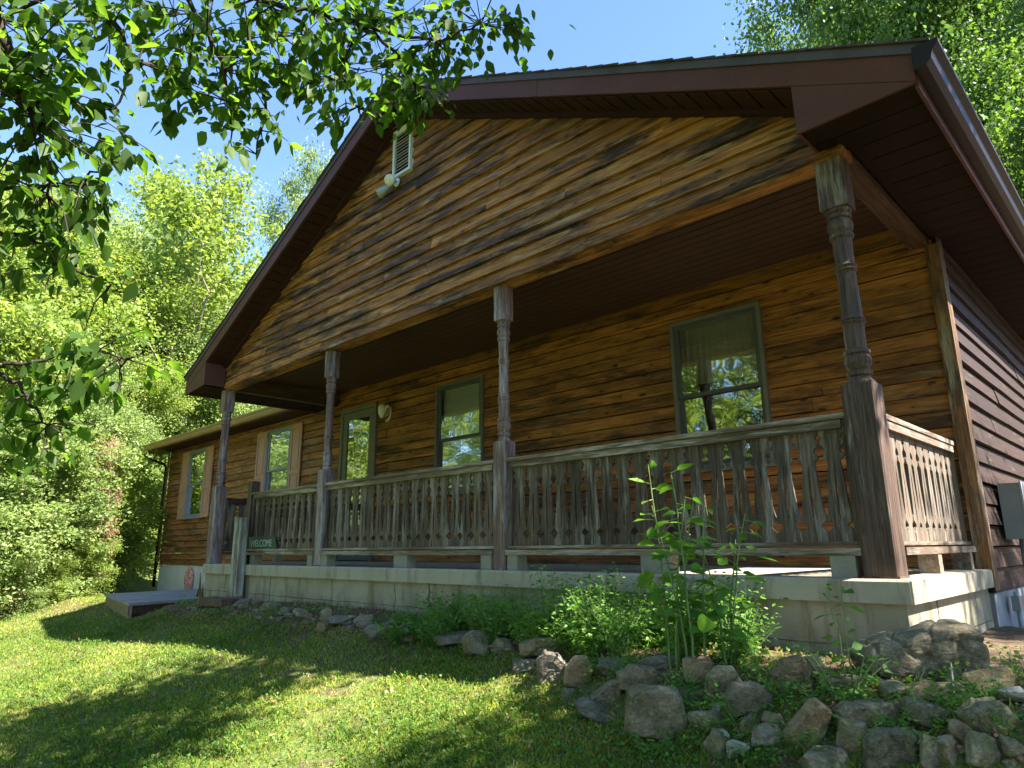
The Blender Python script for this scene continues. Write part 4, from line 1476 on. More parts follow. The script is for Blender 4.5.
# ------------------------------------------------------------------ foliage
def leaf_cards(cent, size, nrm_bias=None, aspect=0.62, rs=None, fold=False, tipdown=0.0):
    """cent (N,3); size (N,) -> verts, faces (quads)"""
    n = len(cent)
    rs = rs or np.random.default_rng(3)
    d = rs.normal(size=(n, 3))
    if tipdown:
        d[:, 2] -= tipdown
    d /= np.linalg.norm(d, axis=1)[:, None]
    nn = rs.normal(size=(n, 3))
    if nrm_bias is not None:
        nn += np.array(nrm_bias)
    s = np.cross(d, nn)
    s /= np.linalg.norm(s, axis=1)[:, None] + 1e-9
    up = np.cross(s, d)
    L = size[:, None]
    base = cent
    tip = cent + d * L
    midp = cent + d * L * 0.42 - up * L * 0.08
    a = midp + s * L * aspect * 0.5 + up * L * 0.10
    b_ = midp - s * L * aspect * 0.5 + up * L * 0.10
    v = np.stack([base, a, tip, b_], 1).reshape(-1, 3)
    f = np.arange(n * 4).reshape(n, 4)
    return v, f

def leaf_cards_fine(cent, size, dirs, rs, aspect=0.6):
    """8-vertex folded ovate leaf, 4 quads; dirs (N,3)"""
    n = len(cent)
    d = dirs / (np.linalg.norm(dirs, axis=1)[:, None] + 1e-9)
    nn = rs.normal(size=(n, 3)) * 0.55 + np.array([0, 0, 1.0])
    s = np.cross(d, nn)
    s /= np.linalg.norm(s, axis=1)[:, None] + 1e-9
    up = np.cross(s, d)
    L = size[:, None]
    curl = rs.uniform(-0.05, 0.18, n)[:, None]
    def P(t, wdt, h):
        return cent + d * L * t + s * L * wdt * aspect + up * L * (h - curl * t * t)
    pts = [P(0, 0, 0), P(0.18, 0.34, 0.05), P(0.45, 0.5, 0.08), P(0.74, 0.30, 0.04), P(1.06, 0, 0), P(0.74, -0.30, 0.04), P(0.45, -0.5, 0.08), P(0.18, -0.34, 0.05), P(0.45, 0, 0), ]
    v = np.stack(pts, 1).reshape(-1, 3)
    o = (np.arange(n) * 9)[:, None]
    f = np.concatenate([o + np.array([0, 1, 2, 8]), o + np.array([8, 2, 3, 4]), o + np.array([8, 4, 5, 6]), o + np.array([0, 8, 6, 7])], 0)
    return v, f

def grow(rs, h, trunk_r, spread, levels=3, nb=7, start=0.25, lean=(0, 0), up=0.5):
    """returns branch polylines and tip points for a tree of height h"""
    lines, tips = [], []
    trunk = []
    x = y = 0.0
    for i in range(9):
        t = i / 8
        trunk.append(Vector((x + lean[0] * t, y + lean[1] * t, h * 0.82 * t - 0.3 * (i == 0))))
        x += rs.uniform(-0.03, 0.03) * h * 0.3
        y += rs.uniform(-0.03, 0.03) * h * 0.3
    lines.append((trunk, [trunk_r * (1 - 0.85 * i / 8) for i in range(9)]))
    def branch(p, d, L, r, lev):
        pts = [p.copy()]
        q = p.copy()
        dd = d.copy()
        n = 5
        for i in range(n):
            dd = (dd + Vector((rs.uniform(-.25, .25), rs.uniform(-.25, .25), rs.uniform(-.1, .25)))).normalized()
            q = q + dd * L / n
            pts.append(q.copy())
        lines.append((pts, [r * (1 - 0.75 * i / n) for i in range(n + 1)]))
        if lev <= 0:
            tips.append((q, dd))
            tips.append((pts[3], dd))
            return
        for k in range(3 if lev > 1 else 3):
            i = rs.choice([2, 3, 4, 5])
            nd = (dd + Vector((rs.uniform(-1, 1), rs.uniform(-1, 1), rs.uniform(-.5, .8)))).normalized()
            branch(pts[i], nd, L * rs.uniform(0.5, 0.7), r * 0.5, lev - 1)
        tips.append((q, dd))
    for k in range(nb):
        t = lerp(start, 0.98, (k + rs.random() * 0.6) / nb)
        i = min(7, int(t * 8))
        p = trunk[i].lerp(trunk[i + 1], t * 8 - i)
        a = k * 2.4 + rs.uniform(-.5, .5)
        Lb = spread * (1.0 - 0.55 * abs(t - 0.45) / 0.55) * rs.uniform(0.75, 1.1)
        d = Vector((math.cos(a), math.sin(a), up + rs.uniform(-.1, .4))).normalized()
        branch(p, d, Lb, trunk_r * 0.45 * (1 - t * 0.6), levels - 1)
    return lines, tips

PROTO = {}
def tree_proto(key, h, spread, nleaf, lsize, mat, bark, seed, nb=12, clump=0.55, start=0.2, trunk_r=0.14, levels=3, extra=0, up=0.4, flat=0.7):
    rs = random.Random(seed)
    nr = np.random.default_rng(seed)
    lines, tips = grow(rs, h, trunk_r, spread, levels, nb, start, up=up)
    mb = MB()
    for pts, rad in lines:
        mb.tube(pts, [max(0.006, r) for r in rad], 6 if rad[0] > 0.03 else 4, cap=False)
    tp = np.array([t[0][:] for t in tips])
    if extra:
        ang = nr.uniform(0, 2 * math.pi, extra)
        zz = nr.uniform(start * h * 0.5, h * 0.97, extra)
        rad = spread * np.sqrt(nr.uniform(0.1, 1, extra)) * np.sqrt(np.clip(1 - ((zz / h - 0.45) / 0.6) ** 2, 0.05, 1))
        tp = np.concatenate([tp, np.stack([rad * np.cos(ang), rad * np.sin(ang), zz], 1)], 0)
    idx = nr.integers(0, len(tp), nleaf)
    dens = nr.uniform(0.4, 1.3, len(tp))
    off = nr.normal(size=(nleaf, 3)) * clump * dens[idx][:, None]
    off[:, 2] *= flat
    cent = tp[idx] + off
    size = nr.uniform(0.6, 1.25, nleaf) * lsize
    v, f = leaf_cards(cent, size, (0.25, -0.1, 0.9), 0.62, nr, tipdown=0.3)
    rnd = np.clip(nr.uniform(0, 1, nleaf) * 0.55 + nr.uniform(0, 1, len(tp))[idx] * 0.45, 0, 1)
    PROTO[key] = (mb, v, f, rnd, mat, bark, h)

MESHES = {}
def place_tree(key, x, y, scale, rot, nm, label, cat='tree', group=None, sink=0.1, lmat=None, sz=None):
    mb, v, f, rnd, mat, bark, h = PROTO[key]
    root = empty(nm, (x, y, ground(x, y) - sink), label, cat, group)
    root.rotation_euler = (0, 0, rot)
    root.scale = (scale, scale, sz or scale)
    lm = lmat or mat
    k1, k2 = (key, 't'), (key, lm)
    if k1 not in MESHES:
        o = mb.build('trunk' if cat == 'tree' else 'stems', M[bark], None, True, fixn=False)
        MESHES[k1] = o.data
    else:
        o = bpy.data.objects.new('trunk' if cat == 'tree' else 'stems', MESHES[k1])
        C.objects.link(o)
    o.parent = root
    if k2 not in MESHES:
        c = npmesh('crown' if cat == 'tree' else 'foliage', v, f, rnd, M[lm])
        MESHES[k2] = c.data
    else:
        c = bpy.data.objects.new('crown' if cat == 'tree' else 'foliage', MESHES[k2])
        C.objects.link(c)
    c.parent = root
    return root

tree_proto('broad', 10, 3.6, 60000, 0.12, 'leaf_hill', 'bark', 21, 14, 0.34, 0.12, extra=90)
tree_proto('airy', 12, 3.0, 20000, 0.14, 'leaf_hill', 'bark_pale', 22, 14, 0.34, 0.35, up=0.7, extra=30)
tree_proto('dense', 11, 3.9, 85000, 0.105, 'leaf_mid', 'bark', 23, 16, 0.36, 0.1, extra=190)
tree_proto('bush', 2.6, 1.5, 22000, 0.075, 'leaf_hill', 'bark', 24, 12, 0.16, 0.02, trunk_r=0.04, extra=80, up=0.5, flat=0.8)
tree_proto('spruce', 6, 1.4, 20000, 0.10, 'leaf_pale', 'bark', 25, 26, 0.16, 0.05, trunk_r=0.1, levels=2, up=0.1, extra=120, flat=0.4)

def polar(u, dist):
    """ground point that shows at picture column u, dist metres away (horizontal)"""
    r = ray(u, 560)
    d = Vector((r.x, r.y, 0)).normalized()
    return CAM.x + d.x * dist, CAM.y + d.y * dist

def put(key, u, dist, vtop, nm, label, cat='tree', group=None, lmat=None, wide=1.0):
    x, y = polar(u, dist)
    z0 = ground(x, y)
    r = ray(u, vtop)
    ztop = CAM.z + r.z / math.hypot(r.x, r.y) * dist
    h = PROTO[key][6]
    s = max(0.15, (ztop - z0) / h)
    return place_tree(key, x, y, s * wide, rng.uniform(0, 6.28), nm, label, cat, group, 0.1, lmat, s)

HG = 'trees on the sunlit hillside'
hl = 'sunlit bright green leafy tree in the wooded slope left of the house'
put('airy', 165, 24, 150, 'deciduous_tree', 'tall airy yellow green tree with a visible thin trunk against the sky', lmat='leaf_hill', wide=1.1)
for (u, d, v, k, m_) in ((-70, 22, 150, 'broad', 'leaf_hill'), (0, 27, 215, 'broad', 'leaf_pale'), (55, 24, 235, 'dense', 'leaf_hill'), (105, 30, 225, 'broad', 'leaf_pale'),
                     (215, 32, 275, 'broad', 'leaf_hill'), (170, 25, 310, 'broad', 'leaf_pale'), (240, 36, 300, 'dense', 'leaf_pale'), (262, 40, 330, 'broad', 'leaf_hill'),
                     (0, 20, 310, 'dense', 'leaf_mid'), (50, 21, 330, 'broad', 'leaf_pale'), (118, 24, 350, 'broad', 'leaf_hill'), (90, 20.5, 400, 'broad', 'leaf_pale'),
                     (-130, 18, 150, 'broad', 'leaf_hill'), (195, 27, 365, 'dense', 'leaf_mid'), (30, 36, 190, 'dense', 'leaf_pale'), (230, 44, 330, 'broad', 'leaf_hill'), (150, 34, 260, 'broad', 'leaf_hill')):
    put(k, u, d, v, 'deciduous_tree', hl, 'tree', HG, m_)
put('airy', 292, 40, 138, 'bare_topped_tree', 'thin half bare tree top showing just left of the gable edge', lmat='leaf_pale', wide=0.5)
bl = 'sunlit leafy shrub in the thicket at the left edge of the lawn'
for (u, d, v, m_) in ((-40, 15.0, 500, 'leaf_pale'), (25, 17.0, 455, 'leaf_pale'), (62, 17.5, 500, 'leaf_hill'), (98, 18.5, 470, 'leaf_hill'), (126, 22, 480, 'leaf_hill'), (142, 24.5, 470, 'leaf_pale'),
                  (45, 15.6, 560, 'leaf_hill'), (82, 16.2, 545, 'leaf_hill'), (108, 18.5, 535, 'leaf_hill'), (5, 15.0, 565, 'leaf_pale'), (135, 21, 530, 'leaf_hill')):
    put('bush', u, d, v, 'leafy_shrub', bl, 'shrub', 'shrubs at the left edge of the lawn', m_, 1.15)
put('spruce', 30, 15.8, 400, 'conifer', 'pale green conifer with drooping sprays at the far left', lmat='leaf_pale', wide=1.3)
put('spruce', 92, 16.8, 425, 'conifer', 'conifer with dry brown foliage among the green shrubs', lmat='leaf_brown', wide=0.5)
put('spruce', 8, 15.0, 560, 'dead_shrub', 'dry brown low shrub in the bottom left of the thicket', 'shrub', None, 'leaf_brown', 1.2)

# trees behind the house on the right
for (u, d, v, wd_, lab) in ((955, 25, -40, 0.55, 'green tree rising behind the right part of the roof, left of the others'),
                  (1010, 24, -190, 0.7, 'tall dense green tree behind the roof at the top of the picture'),
                  (1075, 21, -140, 0.75, 'dense green tree at the right edge above the gutter'),
                  (1030, 33, -200, 0.6, 'dark green tree far behind the roof at the top right')):
    put('dense', u, d, v, 'deciduous_tree', lab, 'tree', 'trees behind the house', 'leaf_mid', wd_)
put('dense', 1100, 19, 30, 'deciduous_tree', 'dense green tree beyond the right side wall', 'tree', 'trees behind the house', 'leaf_mid')

# trees across the lawn (they show in the window panes)
for i, (x, y, s) in enumerate(((-13, -15, 1.0), (-7, -17, 1.2), (-1, -16, 1.1), (4.5, -18, 1.2), (10, -17, 1.1), (-18, -11, 1.0), (15, -15, 1.2), (1.5, -22, 1.5), (-10, -23, 1.5))):
    place_tree('dense' if i % 2 else 'broad', x, y, s, i * 1.3, 'deciduous_tree', 'leafy tree across the lawn reflected in the porch windows', 'tree', 'trees across the lawn', lmat='leaf_hill')
# trees on the right that dapple the side of the house
for (x, y, s, rt_) in ((14.3, -0.7, 0.64, 0.3), (15.3, 3.7, 0.74, 0.9), (18.5, 8.0, 0.8, 2.0), (15.0, -3.0, 0.62, 4.0), (18.5, -5.0, 0.8, 5)):
    place_tree('airy' if s == 0.74 else ('dense' if s == 0.64 else 'broad'), x, y, s, rt_, 'deciduous_tree', 'leafy tree standing off the right side of the house', 'tree', 'trees right of the house', lmat='leaf_mid')

# ------------------------------------------------------------------ overhanging tree near the camera
ov = empty('overhanging_tree', (6.6, -7.0, ground(6.6, -7.0)), 'near tree whose dark leafy branches hang across the top left', 'tree')
ors = random.Random(77)
onr = np.random.default_rng(77)
tr = MB()
T0 = Vector((6.6, -7.0, ground(6.6, -7.0) - 0.2))
fork = Vector((6.75, -6.7, 2.3))
tr.tube([T0, T0.lerp(fork, 0.3) + Vector((.05, 0, 0)), T0.lerp(fork, 0.7) + Vector((-.05, .03, 0)), fork], [0.2, 0.16, 0.14, 0.13], 12)
limbs = []
def limb(pts, r0, r1, sub=6):
    pts = [Vector(p) for p in pts]
    # Catmull-Rom
    q = [pts[0]] + pts + [pts[-1]]
    out = []
    for i in range(1, len(q) - 2):
        for k in range(sub):
            t = k / sub
            a, b2, c, d = q[i - 1], q[i], q[i + 1], q[i + 2]
            out.append(0.5 * ((2 * b2) + (c - a) * t + (2 * a - 5 * b2 + 4 * c - d) * t * t + (3 * b2 - a - 3 * c + d) * t ** 3))
    out.append(pts[-1])
    out = [p + Vector((ors.uniform(-1, 1), ors.uniform(-1, 1), ors.uniform(-1, 1))) * 0.012 for p in out]
    n = len(out)
    tr.tube(out, [lerp(r0, r1, i / (n - 1)) for i in range(n)], 7, cap=False)
    limbs.append(out)
    return out
P = at_dist
limb([fork, (6.2, -5.6, 3.1), P(-60, -120, 3.6), P(60, -60, 3.4), P(160, -30, 3.3), P(260, 0, 3.3), P(350, 20, 3.4), P(430, 40, 3.5), P(480, 25, 3.6)], 0.022, 0.004)
limb([fork, (6.4, -5.9, 2.2), P(-120, 150, 3.2), P(-20, 225, 3.0), P(35, 240, 2.9), P(65, 262, 2.8), P(110, 285, 2.7)], 0.016, 0.003)
limb([fork, (6.3, -5.9, 1.6), P(-120, 330, 3.1), P(-20, 362, 2.9), P(30, 362, 2.8), P(80, 350, 2.75), P(135, 360, 2.7)], 0.013, 0.003)
limb([P(-20, 362, 2.9), P(10, 380, 2.85), P(35, 410, 2.8), P(45, 430, 2.8)], 0.009, 0.003)
limb([P(-60, -120, 3.6), P(0, 20, 3.1), P(20, 90, 3.0), P(40, 140, 2.9), P(55, 210, 2.9)], 0.02, 0.003)
limb([P(60, -60, 3.4), P(110, 20, 3.1), P(135, 60, 3.0), P(110, 110, 2.95)], 0.014, 0.003)
limb([P(160, -30, 3.3), P(200, 20, 3.2), P(225, 80, 3.1), P(235, 130, 3.0)], 0.012, 0.003)
limb([P(260, 0, 3.3), P(250, 50, 3.1), P(268, 110, 3.1), P(255, 150, 3.05)], 0.010, 0.003)
limb([P(260, 0, 3.3), P(320, 40, 3.3), P(345, 80, 3.3), P(362, 118, 3.3)], 0.010, 0.003)
limb([P(350, 20, 3.4), P(390, 50, 3.4), P(420, 90, 3.4), P(428, 120, 3.4)], 0.010, 0.003)
limb([P(0, 130, 3.1), P(-30, 180, 3.0), P(20, 190, 3.0), P(80, 180, 2.9), P(105, 165, 2.9)], 0.01, 0.003)
limb([fork, (7.2, -5.4, 3.6), (7.9, -3.4, 4.4), (8.7, -1.4, 5.0), (9.2, -0.6, 5.2)], 0.08, 0.015)  # out of view limb, added to carry leaves that shade the lawn
limb([fork, (6.2, -6.2, 3.5), (5.2, -4.9, 4.3), (4.2, -4.0, 4.9)], 0.07, 0.015)
limb([fork, (7.2, -7.3, 3.5), (8.4, -7.8, 4.6), (9.5, -8.2, 5.3)], 0.07, 0.015)
limb([fork, (6.6, -7.2, 4.0), (6.4, -7.4, 5.6)], 0.08, 0.015)
# leaf clusters: centre pixel, distance, radius (m), count
clus = []
def cl(u, v, d, r, n):
    clus.append((P(u, v, d), r, n, (u, v)))
for (u, v, d, r, n) in (
    (20, 15, 3.1, .24, 95), (75, 20, 3.1, .22, 75), (15, 70, 3.0, .22, 85), (70, 70, 3.0, .2, 60), (20, 130, 2.95, .2, 80), (65, 125, 2.9, .17, 50),
    (15, 190, 2.9, .18, 70), (60, 180, 2.9, .15, 48), (45, 225, 2.8, .13, 40), (95, 200, 2.8, .10, 18), (12, 250, 2.9, .12, 34), (85, 255, 2.8, .09, 14), (118, 215, 2.8, .07, 8), (60, 262, 2.8, .08, 12),
    (120, 285, 2.75, .08, 8), (30, 290, 2.8, .08, 8), (5, 110, 2.9, .15, 40), (110, 150, 2.9, .08, 12), (100, 95, 3.0, .12, 22), (120, 60, 3.0, .09, 12), (125, 10, 3.1, .1, 14),
    (165, 20, 3.2, .15, 44), (175, 60, 3.1, .14, 42), (160, 95, 3.1, .10, 22), (200, 100, 3.05, .12, 34), (235, 130, 3.0, .11, 26), (215, 30, 3.2, .17, 52), (225, 75, 3.1, .15, 46), (258, 60, 3.1, .14, 44),
    (265, 110, 3.1, .12, 32), (270, 20, 3.2, .18, 62), (300, 60, 3.2, .17, 58), (320, 95, 3.2, .15, 44), (325, 20, 3.3, .2, 68), (355, 60, 3.3, .18, 60), (362, 100, 3.3, .14, 42),
    (385, 20, 3.4, .19, 62), (395, 70, 3.4, .17, 52), (405, 105, 3.4, .12, 30), (430, 25, 3.5, .19, 58), (440, 60, 3.5, .16, 44), (470, 20, 3.6, .16, 42), (485, 45, 3.6, .11, 20), (500, 12, 3.6, .1, 16), (420, 85, 3.4, .13, 32),
    (285, 145, 3.1, .06, 7), (248, 150, 3.0, .05, 6),
    (15, 350, 2.85, .11, 22), (55, 345, 2.8, .11, 24), (95, 350, 2.75, .11, 26), (130, 365, 2.7, .10, 18), (25, 395, 2.8, .11, 24), (70, 385, 2.75, .11, 22), (105, 400, 2.75, .09, 16), (20, 430, 2.8, .10, 20), (60, 430, 2.8, .10, 18), (30, 455, 2.8, .06, 6), (85, 425, 2.8, .07, 9), (110, 310, 2.75, .07, 7)):
    cl(u, v, d, r * 1.0, int(n * (1.45 if v < 140 else 0.95)))
for (u, v, d, r, n) in ((-60, 0, 3.2, .4, 130), (-60, 130, 3.1, .35, 110), (-60, 260, 3.0, .3, 70), (40, -70, 3.4, .4, 170), (150, -60, 3.4, .35, 150), (260, -50, 3.5, .35, 150), (370, -50, 3.6, .35, 130), (470, -40, 3.7, .3, 70), (-60, 400, 2.9, .25, 50)):
    cl(u, v, d, r, n)
allp = [p for l in limbs for p in l]
LC, LD, LS, LR = [], [], [], []
for (c, r, n, uv) in clus:
    near = min(allp, key=lambda q: (q - c).length)
    # twig from the limb into the cluster
    tips_ = []
    for k in range(max(2, n // 9)):
        e = c + Vector((ors.gauss(0, 1), ors.gauss(0, 1), ors.gauss(0, .8) - 0.2)) * r * 0.7
        mid = near.lerp(e, 0.55) + Vector((ors.uniform(-1, 1), ors.uniform(-1, 1), 0.6)) * 0.12 * (e - near).length
        pts = [near, near.lerp(mid, 0.6), mid, mid.lerp(e, 0.6), e]
        tr.tube(pts, [0.0035, 0.003, 0.0025, 0.002, 0.0015], 4, cap=False)
        tips_.append((mid, e))
    for k in range(n):
        mid, e = ors.choice(tips_)
        t = ors.uniform(0.05, 1.05)
        p = mid.lerp(e, t) + Vector((ors.gauss(0, 1), ors.gauss(0, 1), ors.gauss(0, 1))) * r * 0.22
        d = (e - mid).normalized() * 0.6 + Vector((ors.uniform(-1, 1), ors.uniform(-1, 1), ors.uniform(-1.5, 0.0)))
        LC.append(p[:]); LD.append(d[:]); LS.append(ors.uniform(0.046, 0.08) * ors.choice([0.6, 0.85, 1, 1.05])); LR.append(ors.random())
# unseen crown on the upper limbs, plus clusters added to shade lawn and bed
shade = []
for (u_, v_) in ((60, 720), (230, 695), (250, 672), (310, 672), (130, 712), (15, 760), (195, 688), (110, 760), (20, 725), (165, 740), (590, 640), (640, 640), (540, 765), (600, 745), (560, 712), (650, 755), (620, 700)):
    shade.append((hit(u_, v_) + SUNV * 7.0, 0.30, 430 if u_ < 220 else (260 if u_ < 400 else 320)))
for (c, r, n) in tuple(shade) + ((Vector((7.9, -3.0, 4.6)), .8, 500), (Vector((8.6, -1.2, 4.9)), .6, 420), (Vector((9.0, -0.5, 5.1)), .5, 300), (Vector((8.4, -0.6, 4.7)), .5, 300), (Vector((9.35, -1.8, 4.5)), .5, 220), (Vector((5.2, -4.9, 4.6)), .8, 700), (Vector((4.2, -4.2, 5.0)), .8, 500),
                  (Vector((8.6, -7.8, 4.7)), 1.0, 900), (Vector((9.6, -8.2, 5.4)), .9, 600), (Vector((6.5, -7.4, 5.6)), 1.1, 1100), (Vector((6.0, -6.0, 4.4)), 1.0, 900), (Vector((7.4, -5.6, 4.6)), .9, 700)):
    for k in range(n):
        p = c + Vector((ors.gauss(0, 1), ors.gauss(0, 1), ors.gauss(0, .6))) * r * 0.7
        LC.append(p[:]); LD.append((ors.uniform(-1, 1), ors.uniform(-1, 1), ors.uniform(-1.2, .3))); LS.append(ors.uniform(0.07, 0.11)); LR.append(ors.random())
v, f = leaf_cards_fine(np.array(LC), np.array(LS), np.array(LD), onr, 0.62)
rn4 = np.tile(np.array(LR), 4)
oc = npmesh('crown', v, f, rn4, M['leaf_over'], ov, True)
ot = tr.build('trunk', M['bark_dark'], ov, True, fixn=False)

# ------------------------------------------------------------------ weeds in the bed
def weed(x, y, h, nst, lsz, nleaf, nm, label, mat='leaf_weed', spread=0.3, group=None, drop=0.5, asp=0.55, seed=0, srad=0.004, top=0.0):
    rs = random.Random(seed)
    nr = np.random.default_rng(seed)
    z0 = ground(x, y)
    root = empty(nm, (x, y, z0), label, 'plant', group)
    mb = MB()
    lc, ld, ls = [], [], []
    for s in range(nst):
        a = rs.uniform(0, 6.28)
        hh = h * rs.uniform(0.65, 1.0)
        bx_, by_ = x + math.cos(a) * spread * 0.25 * rs.random(), y + math.sin(a) * spread * 0.25 * rs.random()
        ex, ey = bx_ + math.cos(a) * spread * rs.uniform(.3, 1), by_ + math.sin(a) * spread * rs.uniform(.3, 1)
        pts = []
        for k in range(7):
            t = k / 6
            pts.append(Vector((lerp(bx_, ex, t ** 1.5) + rs.uniform(-.006, .006), lerp(by_, ey, t ** 1.5) + rs.uniform(-.006, .006), z0 - 0.02 + hh * t)))
        mb.tube(pts, [srad * (1 - 0.6 * k / 6) for k in range(7)], 5, cap=False)
        for k in range(nleaf):
            t = lerp(0.15 + top * 0.4, 1.0, (k + rs.random()) / nleaf)
            i = min(5, int(t * 6))
            p = pts[i].lerp(pts[i + 1], t * 6 - i)
            aa = k * 2.4 + rs.uniform(-.5, .5)
            d = Vector((math.cos(aa), math.sin(aa), rs.uniform(-drop, 0.5)))
            pet = p + d.normalized() * lsz * rs.uniform(0.2, 0.5)
            if lsz > 0.06:
                mb.tube([p, pet], [srad * .4, srad * .25], 4, cap=False)
            lc.append(pet[:]); ld.append((d + Vector((0, 0, -0.15)))[:]); ls.append(lsz * rs.uniform(0.55, 1.15) * (1.0 - 0.3 * t))
    v, f = leaf_cards_fine(np.array(lc), np.array(ls), np.array(ld), nr, asp)
    npmesh('leaves', v, f, np.tile(nr.uniform(0, 1, len(lc)), 4), M[mat], root, True)
    mb.build('stems', M['stem'], root, True, fixn=False)
    return root

# tall leafy weeds in front of the right railing
for i, (u, vb, hgt, lab) in enumerate(((672, 668, 0.98, 'tall broad leaved weed, left one of the three in front of the right railing'),
                                   (700, 672, 1.02, 'tallest broad leaved weed with yellow green tip before the right railing'),
                                   (728, 668, 0.78, 'broad leaved weed with large round lower leaves, right one of the three'))):
    p = hit(u, vb)
    weed(p.x, p.y, hgt * 1.08, 3, 0.135, 14, 'tall_weed', lab, mat='leaf_tall', spread=0.2, seed=100 + i, srad=0.007, top=0.25, asp=0.6)
p = hit(852, 690)
weed(p.x, p.y, 0.62, 2, 0.075, 12, 'slender_weed', 'slender lone weed standing before the corner post', spread=0.06, seed=120, srad=0.004)
p = hit(845, 700)
weed(p.x, p.y, 0.25, 6, 0.05, 12, 'low_weed', 'low bright weed growing between stones beside the large boulder', spread=0.2, seed=121)
wr = random.Random(9)
for i in range(62):
    u = wr.uniform(395, 760)
    v = lerp(640, 662, (u - 435) / 335) + wr.uniform(-14, 6)
    p = hit(u, v)
    if p.y > -0.2:
        p.y = -0.25
    hh = wr.uniform(0.24, 0.55) * (0.55 if u < 440 else 1) * (0.95 if 540 < u < 640 else 0.8)
    weed(p.x, p.y, hh, wr.randint(14, 20), wr.uniform(0.03, 0.055), 18, 'bushy_weed', 'bushy weed in the green bed below the slab', spread=0.22, seed=200 + i, group='bushy weeds in the bed', srad=0.0025)
for i in range(78):
    u = wr.uniform(560, 1010)
    v = wr.uniform(668, 764) if u > 640 else wr.uniform(655, 700)
    p = hit(u, v)
    weed(p.x, p.y, wr.uniform(0.06, 0.17), 7, 0.032, 10, 'rock_weed', 'little weed sprouting between rocks of the pile', spread=0.12, seed=300 + i, group='little weeds between the rocks', srad=0.002)
for i in range(26):
    u = wr.uniform(170, 470)
    v = lerp(603, 632, (u - 170) / 300) + wr.uniform(-7, 7)
    p = hit(u, v)
    weed(p.x, p.y, wr.uniform(0.05, 0.13), 7, 0.04, 8, 'rock_weed', 'low weed tuft among the stones of the far border', spread=0.22, seed=400 + i, group='low weed tufts in the far border', srad=0.002)
# dry twig by the porch base and over the rocks
mb = MB()
a = hit(955, 690); 
mb.tube([a + Vector((0, 0, 0.1)), a + Vector((.02, -.1, .02)), a + Vector((.06, -.3, -.1)), a + Vector((.05, -.42, -.2))], [.004, .005, .005, .004], 5)
mb.tube([a + Vector((.02, -.1, .02)), a + Vector((-.1, -.2, -.02)), a + Vector((.06, -.3, -.1))], [.003, .003, .003], 5)
tw = mb.build('dry_twig', M['bark_pale'])
tag(tw, 'pale dry twig lying over the right rocks of the pile', 'twig')

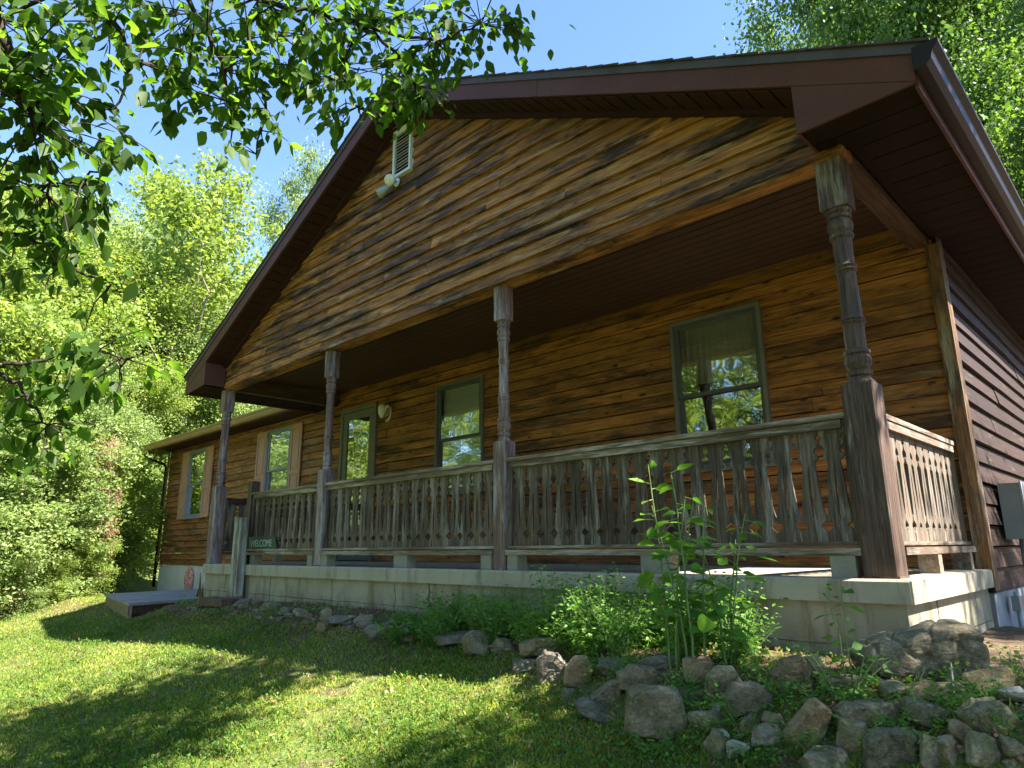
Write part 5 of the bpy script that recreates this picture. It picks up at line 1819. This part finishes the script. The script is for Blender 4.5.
# ------------------------------------------------------------------ grass
def grass():
    nr = np.random.default_rng(5)
    P0, H, Wd, kinds = [], [], [], []
    n = 430000
    # sample by distance from the camera so that density falls off
    ang = nr.uniform(math.radians(88), math.radians(186), n)
    dist = 1.9 + 15.5 * nr.uniform(0, 1, n) ** 1.7
    X = CAM.x + np.cos(ang) * dist
    Y = CAM.y + np.sin(ang) * dist
    keep = []
    Z = np.zeros(n)
    patch = np.zeros(n)
    for i in range(n):
        x, y = X[i], Y[i]
        if y > -0.2 and x > -0.2:
            continue
        if y > 1.6 and x > -7.2:
            continue
        if x > 0 and y > toe(x) + 0.10 and nr.random() > 0.16:
            continue
        pn = mnoise.noise(Vector((x * 1.1, y * 1.1, 3))) + 0.5 * mnoise.noise(Vector((x * 4, y * 4, 8)))
        if pn < -0.34 and nr.random() < 0.5:
            continue
        keep.append(i)
        Z[i] = ground(x, y)
        patch[i] = pn
    k = np.array(keep)
    X, Y, Z, dist, patch = X[k], Y[k], Z[k], dist[k], patch[k]
    n = len(k)
    h = nr.uniform(0.012, 0.04, n) * (1 + 0.5 * np.clip(patch, -.5, 1))
    wdt = 0.0013 + 0.00055 * dist
    a = nr.uniform(0, 2 * math.pi, n)
    lean = nr.uniform(0.1, 1.0, n) * h
    la = nr.uniform(0, 2 * math.pi, n)
    sx, sy = np.cos(a) * wdt, np.sin(a) * wdt
    lx, ly = np.cos(la) * lean, np.sin(la) * lean
    base = np.stack([X, Y, Z - 0.005], 1)
    v0 = base + np.stack([-sx, -sy, 0 * sx], 1)
    v1 = base + np.stack([sx, sy, 0 * sx], 1)
    v2 = base + np.stack([sx * .7 + lx * .4, sy * .7 + ly * .4, h * .65], 1)
    v3 = base + np.stack([lx, ly, h], 1)
    v = np.stack([v0, v1, v2, v3], 1).reshape(-1, 3)
    f = np.arange(n * 4).reshape(n, 4)
    rnd = np.clip(0.35 - 0.35 * patch + nr.uniform(-0.35, 0.35, n), 0, 1)
    dry = nr.uniform(0, 1, n) < 0.11 + 0.25 * np.clip(-patch - 0.1, 0, 1)
    rnd[dry] = nr.uniform(0.75, 1.0, dry.sum())
    o = npmesh('grass', v, f, rnd, M['leaf_grass'])
    tag(o, 'short patchy lawn grass', 'grass', kind='stuff')
    # clover and broad leaved ground cover
    m_ = 80000
    sel = nr.choice(n, m_, p=np.clip(patch + 0.6, 0.05, 1) / np.clip(patch + 0.6, 0.05, 1).sum())
    c = np.stack([X[sel] + nr.normal(0, .02, m_), Y[sel] + nr.normal(0, .02, m_), Z[sel] + nr.uniform(.008, .035, m_)], 1)
    sz = nr.uniform(0.009, 0.022, m_)
    vv, ff = leaf_cards(c, sz, (0, 0, 3.0), 0.8, nr)
    o = npmesh('clover', vv, ff, nr.uniform(0, 0.9, m_), M['leaf_weed'])
    tag(o, 'small clover and weed leaves in the lawn', 'ground cover', kind='stuff')
    # leaf litter in the bed
    q = 9000
    xx = nr.uniform(0.3, 9.6, q)
    yy = np.array([nr.uniform(toe(x_) - 0.15, -0.12) for x_ in xx])
    zz = np.array([ground(a_, b_) for a_, b_ in zip(xx, yy)]) + 0.006
    vv, ff = leaf_cards(np.stack([xx, yy, zz], 1), nr.uniform(0.012, 0.035, q), (0, 0, 5.0), 0.6, nr)
    xx2 = nr.uniform(-4, 9, 700); yy2 = nr.uniform(-3.4, -0.8, 700)
    zz2 = np.array([ground(a_, b_) for a_, b_ in zip(xx2, yy2)]) + 0.022
    v2_, f2_ = leaf_cards(np.stack([xx2, yy2, zz2], 1), nr.uniform(0.02, 0.05, 700), (0, 0, 2.0), 0.6, nr)
    ff = np.concatenate([ff, f2_ + len(vv)], 0)
    vv = np.concatenate([vv, v2_], 0)
    q += 700
    o = npmesh('leaf_litter', vv, ff, nr.uniform(0, 1, q), M['leaf_brown'])
    tag(o, 'dry brown leaf litter between the stones', 'leaf litter', kind='stuff')
grass()

# single out the repeats by their order in the view
ORD = ['leftmost', 'second from left', 'third from left', 'fourth from left', 'fifth from left', 'sixth from left', 'seventh from left', 'eighth from left', 'ninth from left', 'tenth from left',
       'eleventh from left', 'twelfth from left', 'thirteenth from left', 'fourteenth from left', 'fifteenth from left', 'sixteenth from left', 'seventeenth from left', 'eighteenth from left', 'nineteenth from left', 'twentieth from left']
grp = {}
for o in C.objects:
    if o.parent is None and 'group' in o and 'category' in o:
        grp.setdefault((o['group'], o['label']), []).append(o)
bpy.context.view_layer.update()
for (gname, lab), obs in grp.items():
    if gname == 'trees across the lawn' or gname == 'trees right of the house':
        continue
    if len(obs) < 2:
        continue
    def col_(o):
        d = Vector(o.location) - CAM
        return 512 + FPX * d.dot(RT) / max(0.01, d.dot(FW))
    obs.sort(key=col_)
    n = len(obs)
    for i, o in enumerate(obs):
        if n <= 20:
            p = ORD[i]
        elif i < n / 2 and i < 20:
            p = ORD[i]
        elif n - 1 - i < 20:
            p = ORD[n - 1 - i].replace('leftmost', 'rightmost').replace('left', 'right') if i != n - 1 else 'rightmost'
        else:
            p = 'in the middle of the row'
        o['label'] = lab + ', ' + p
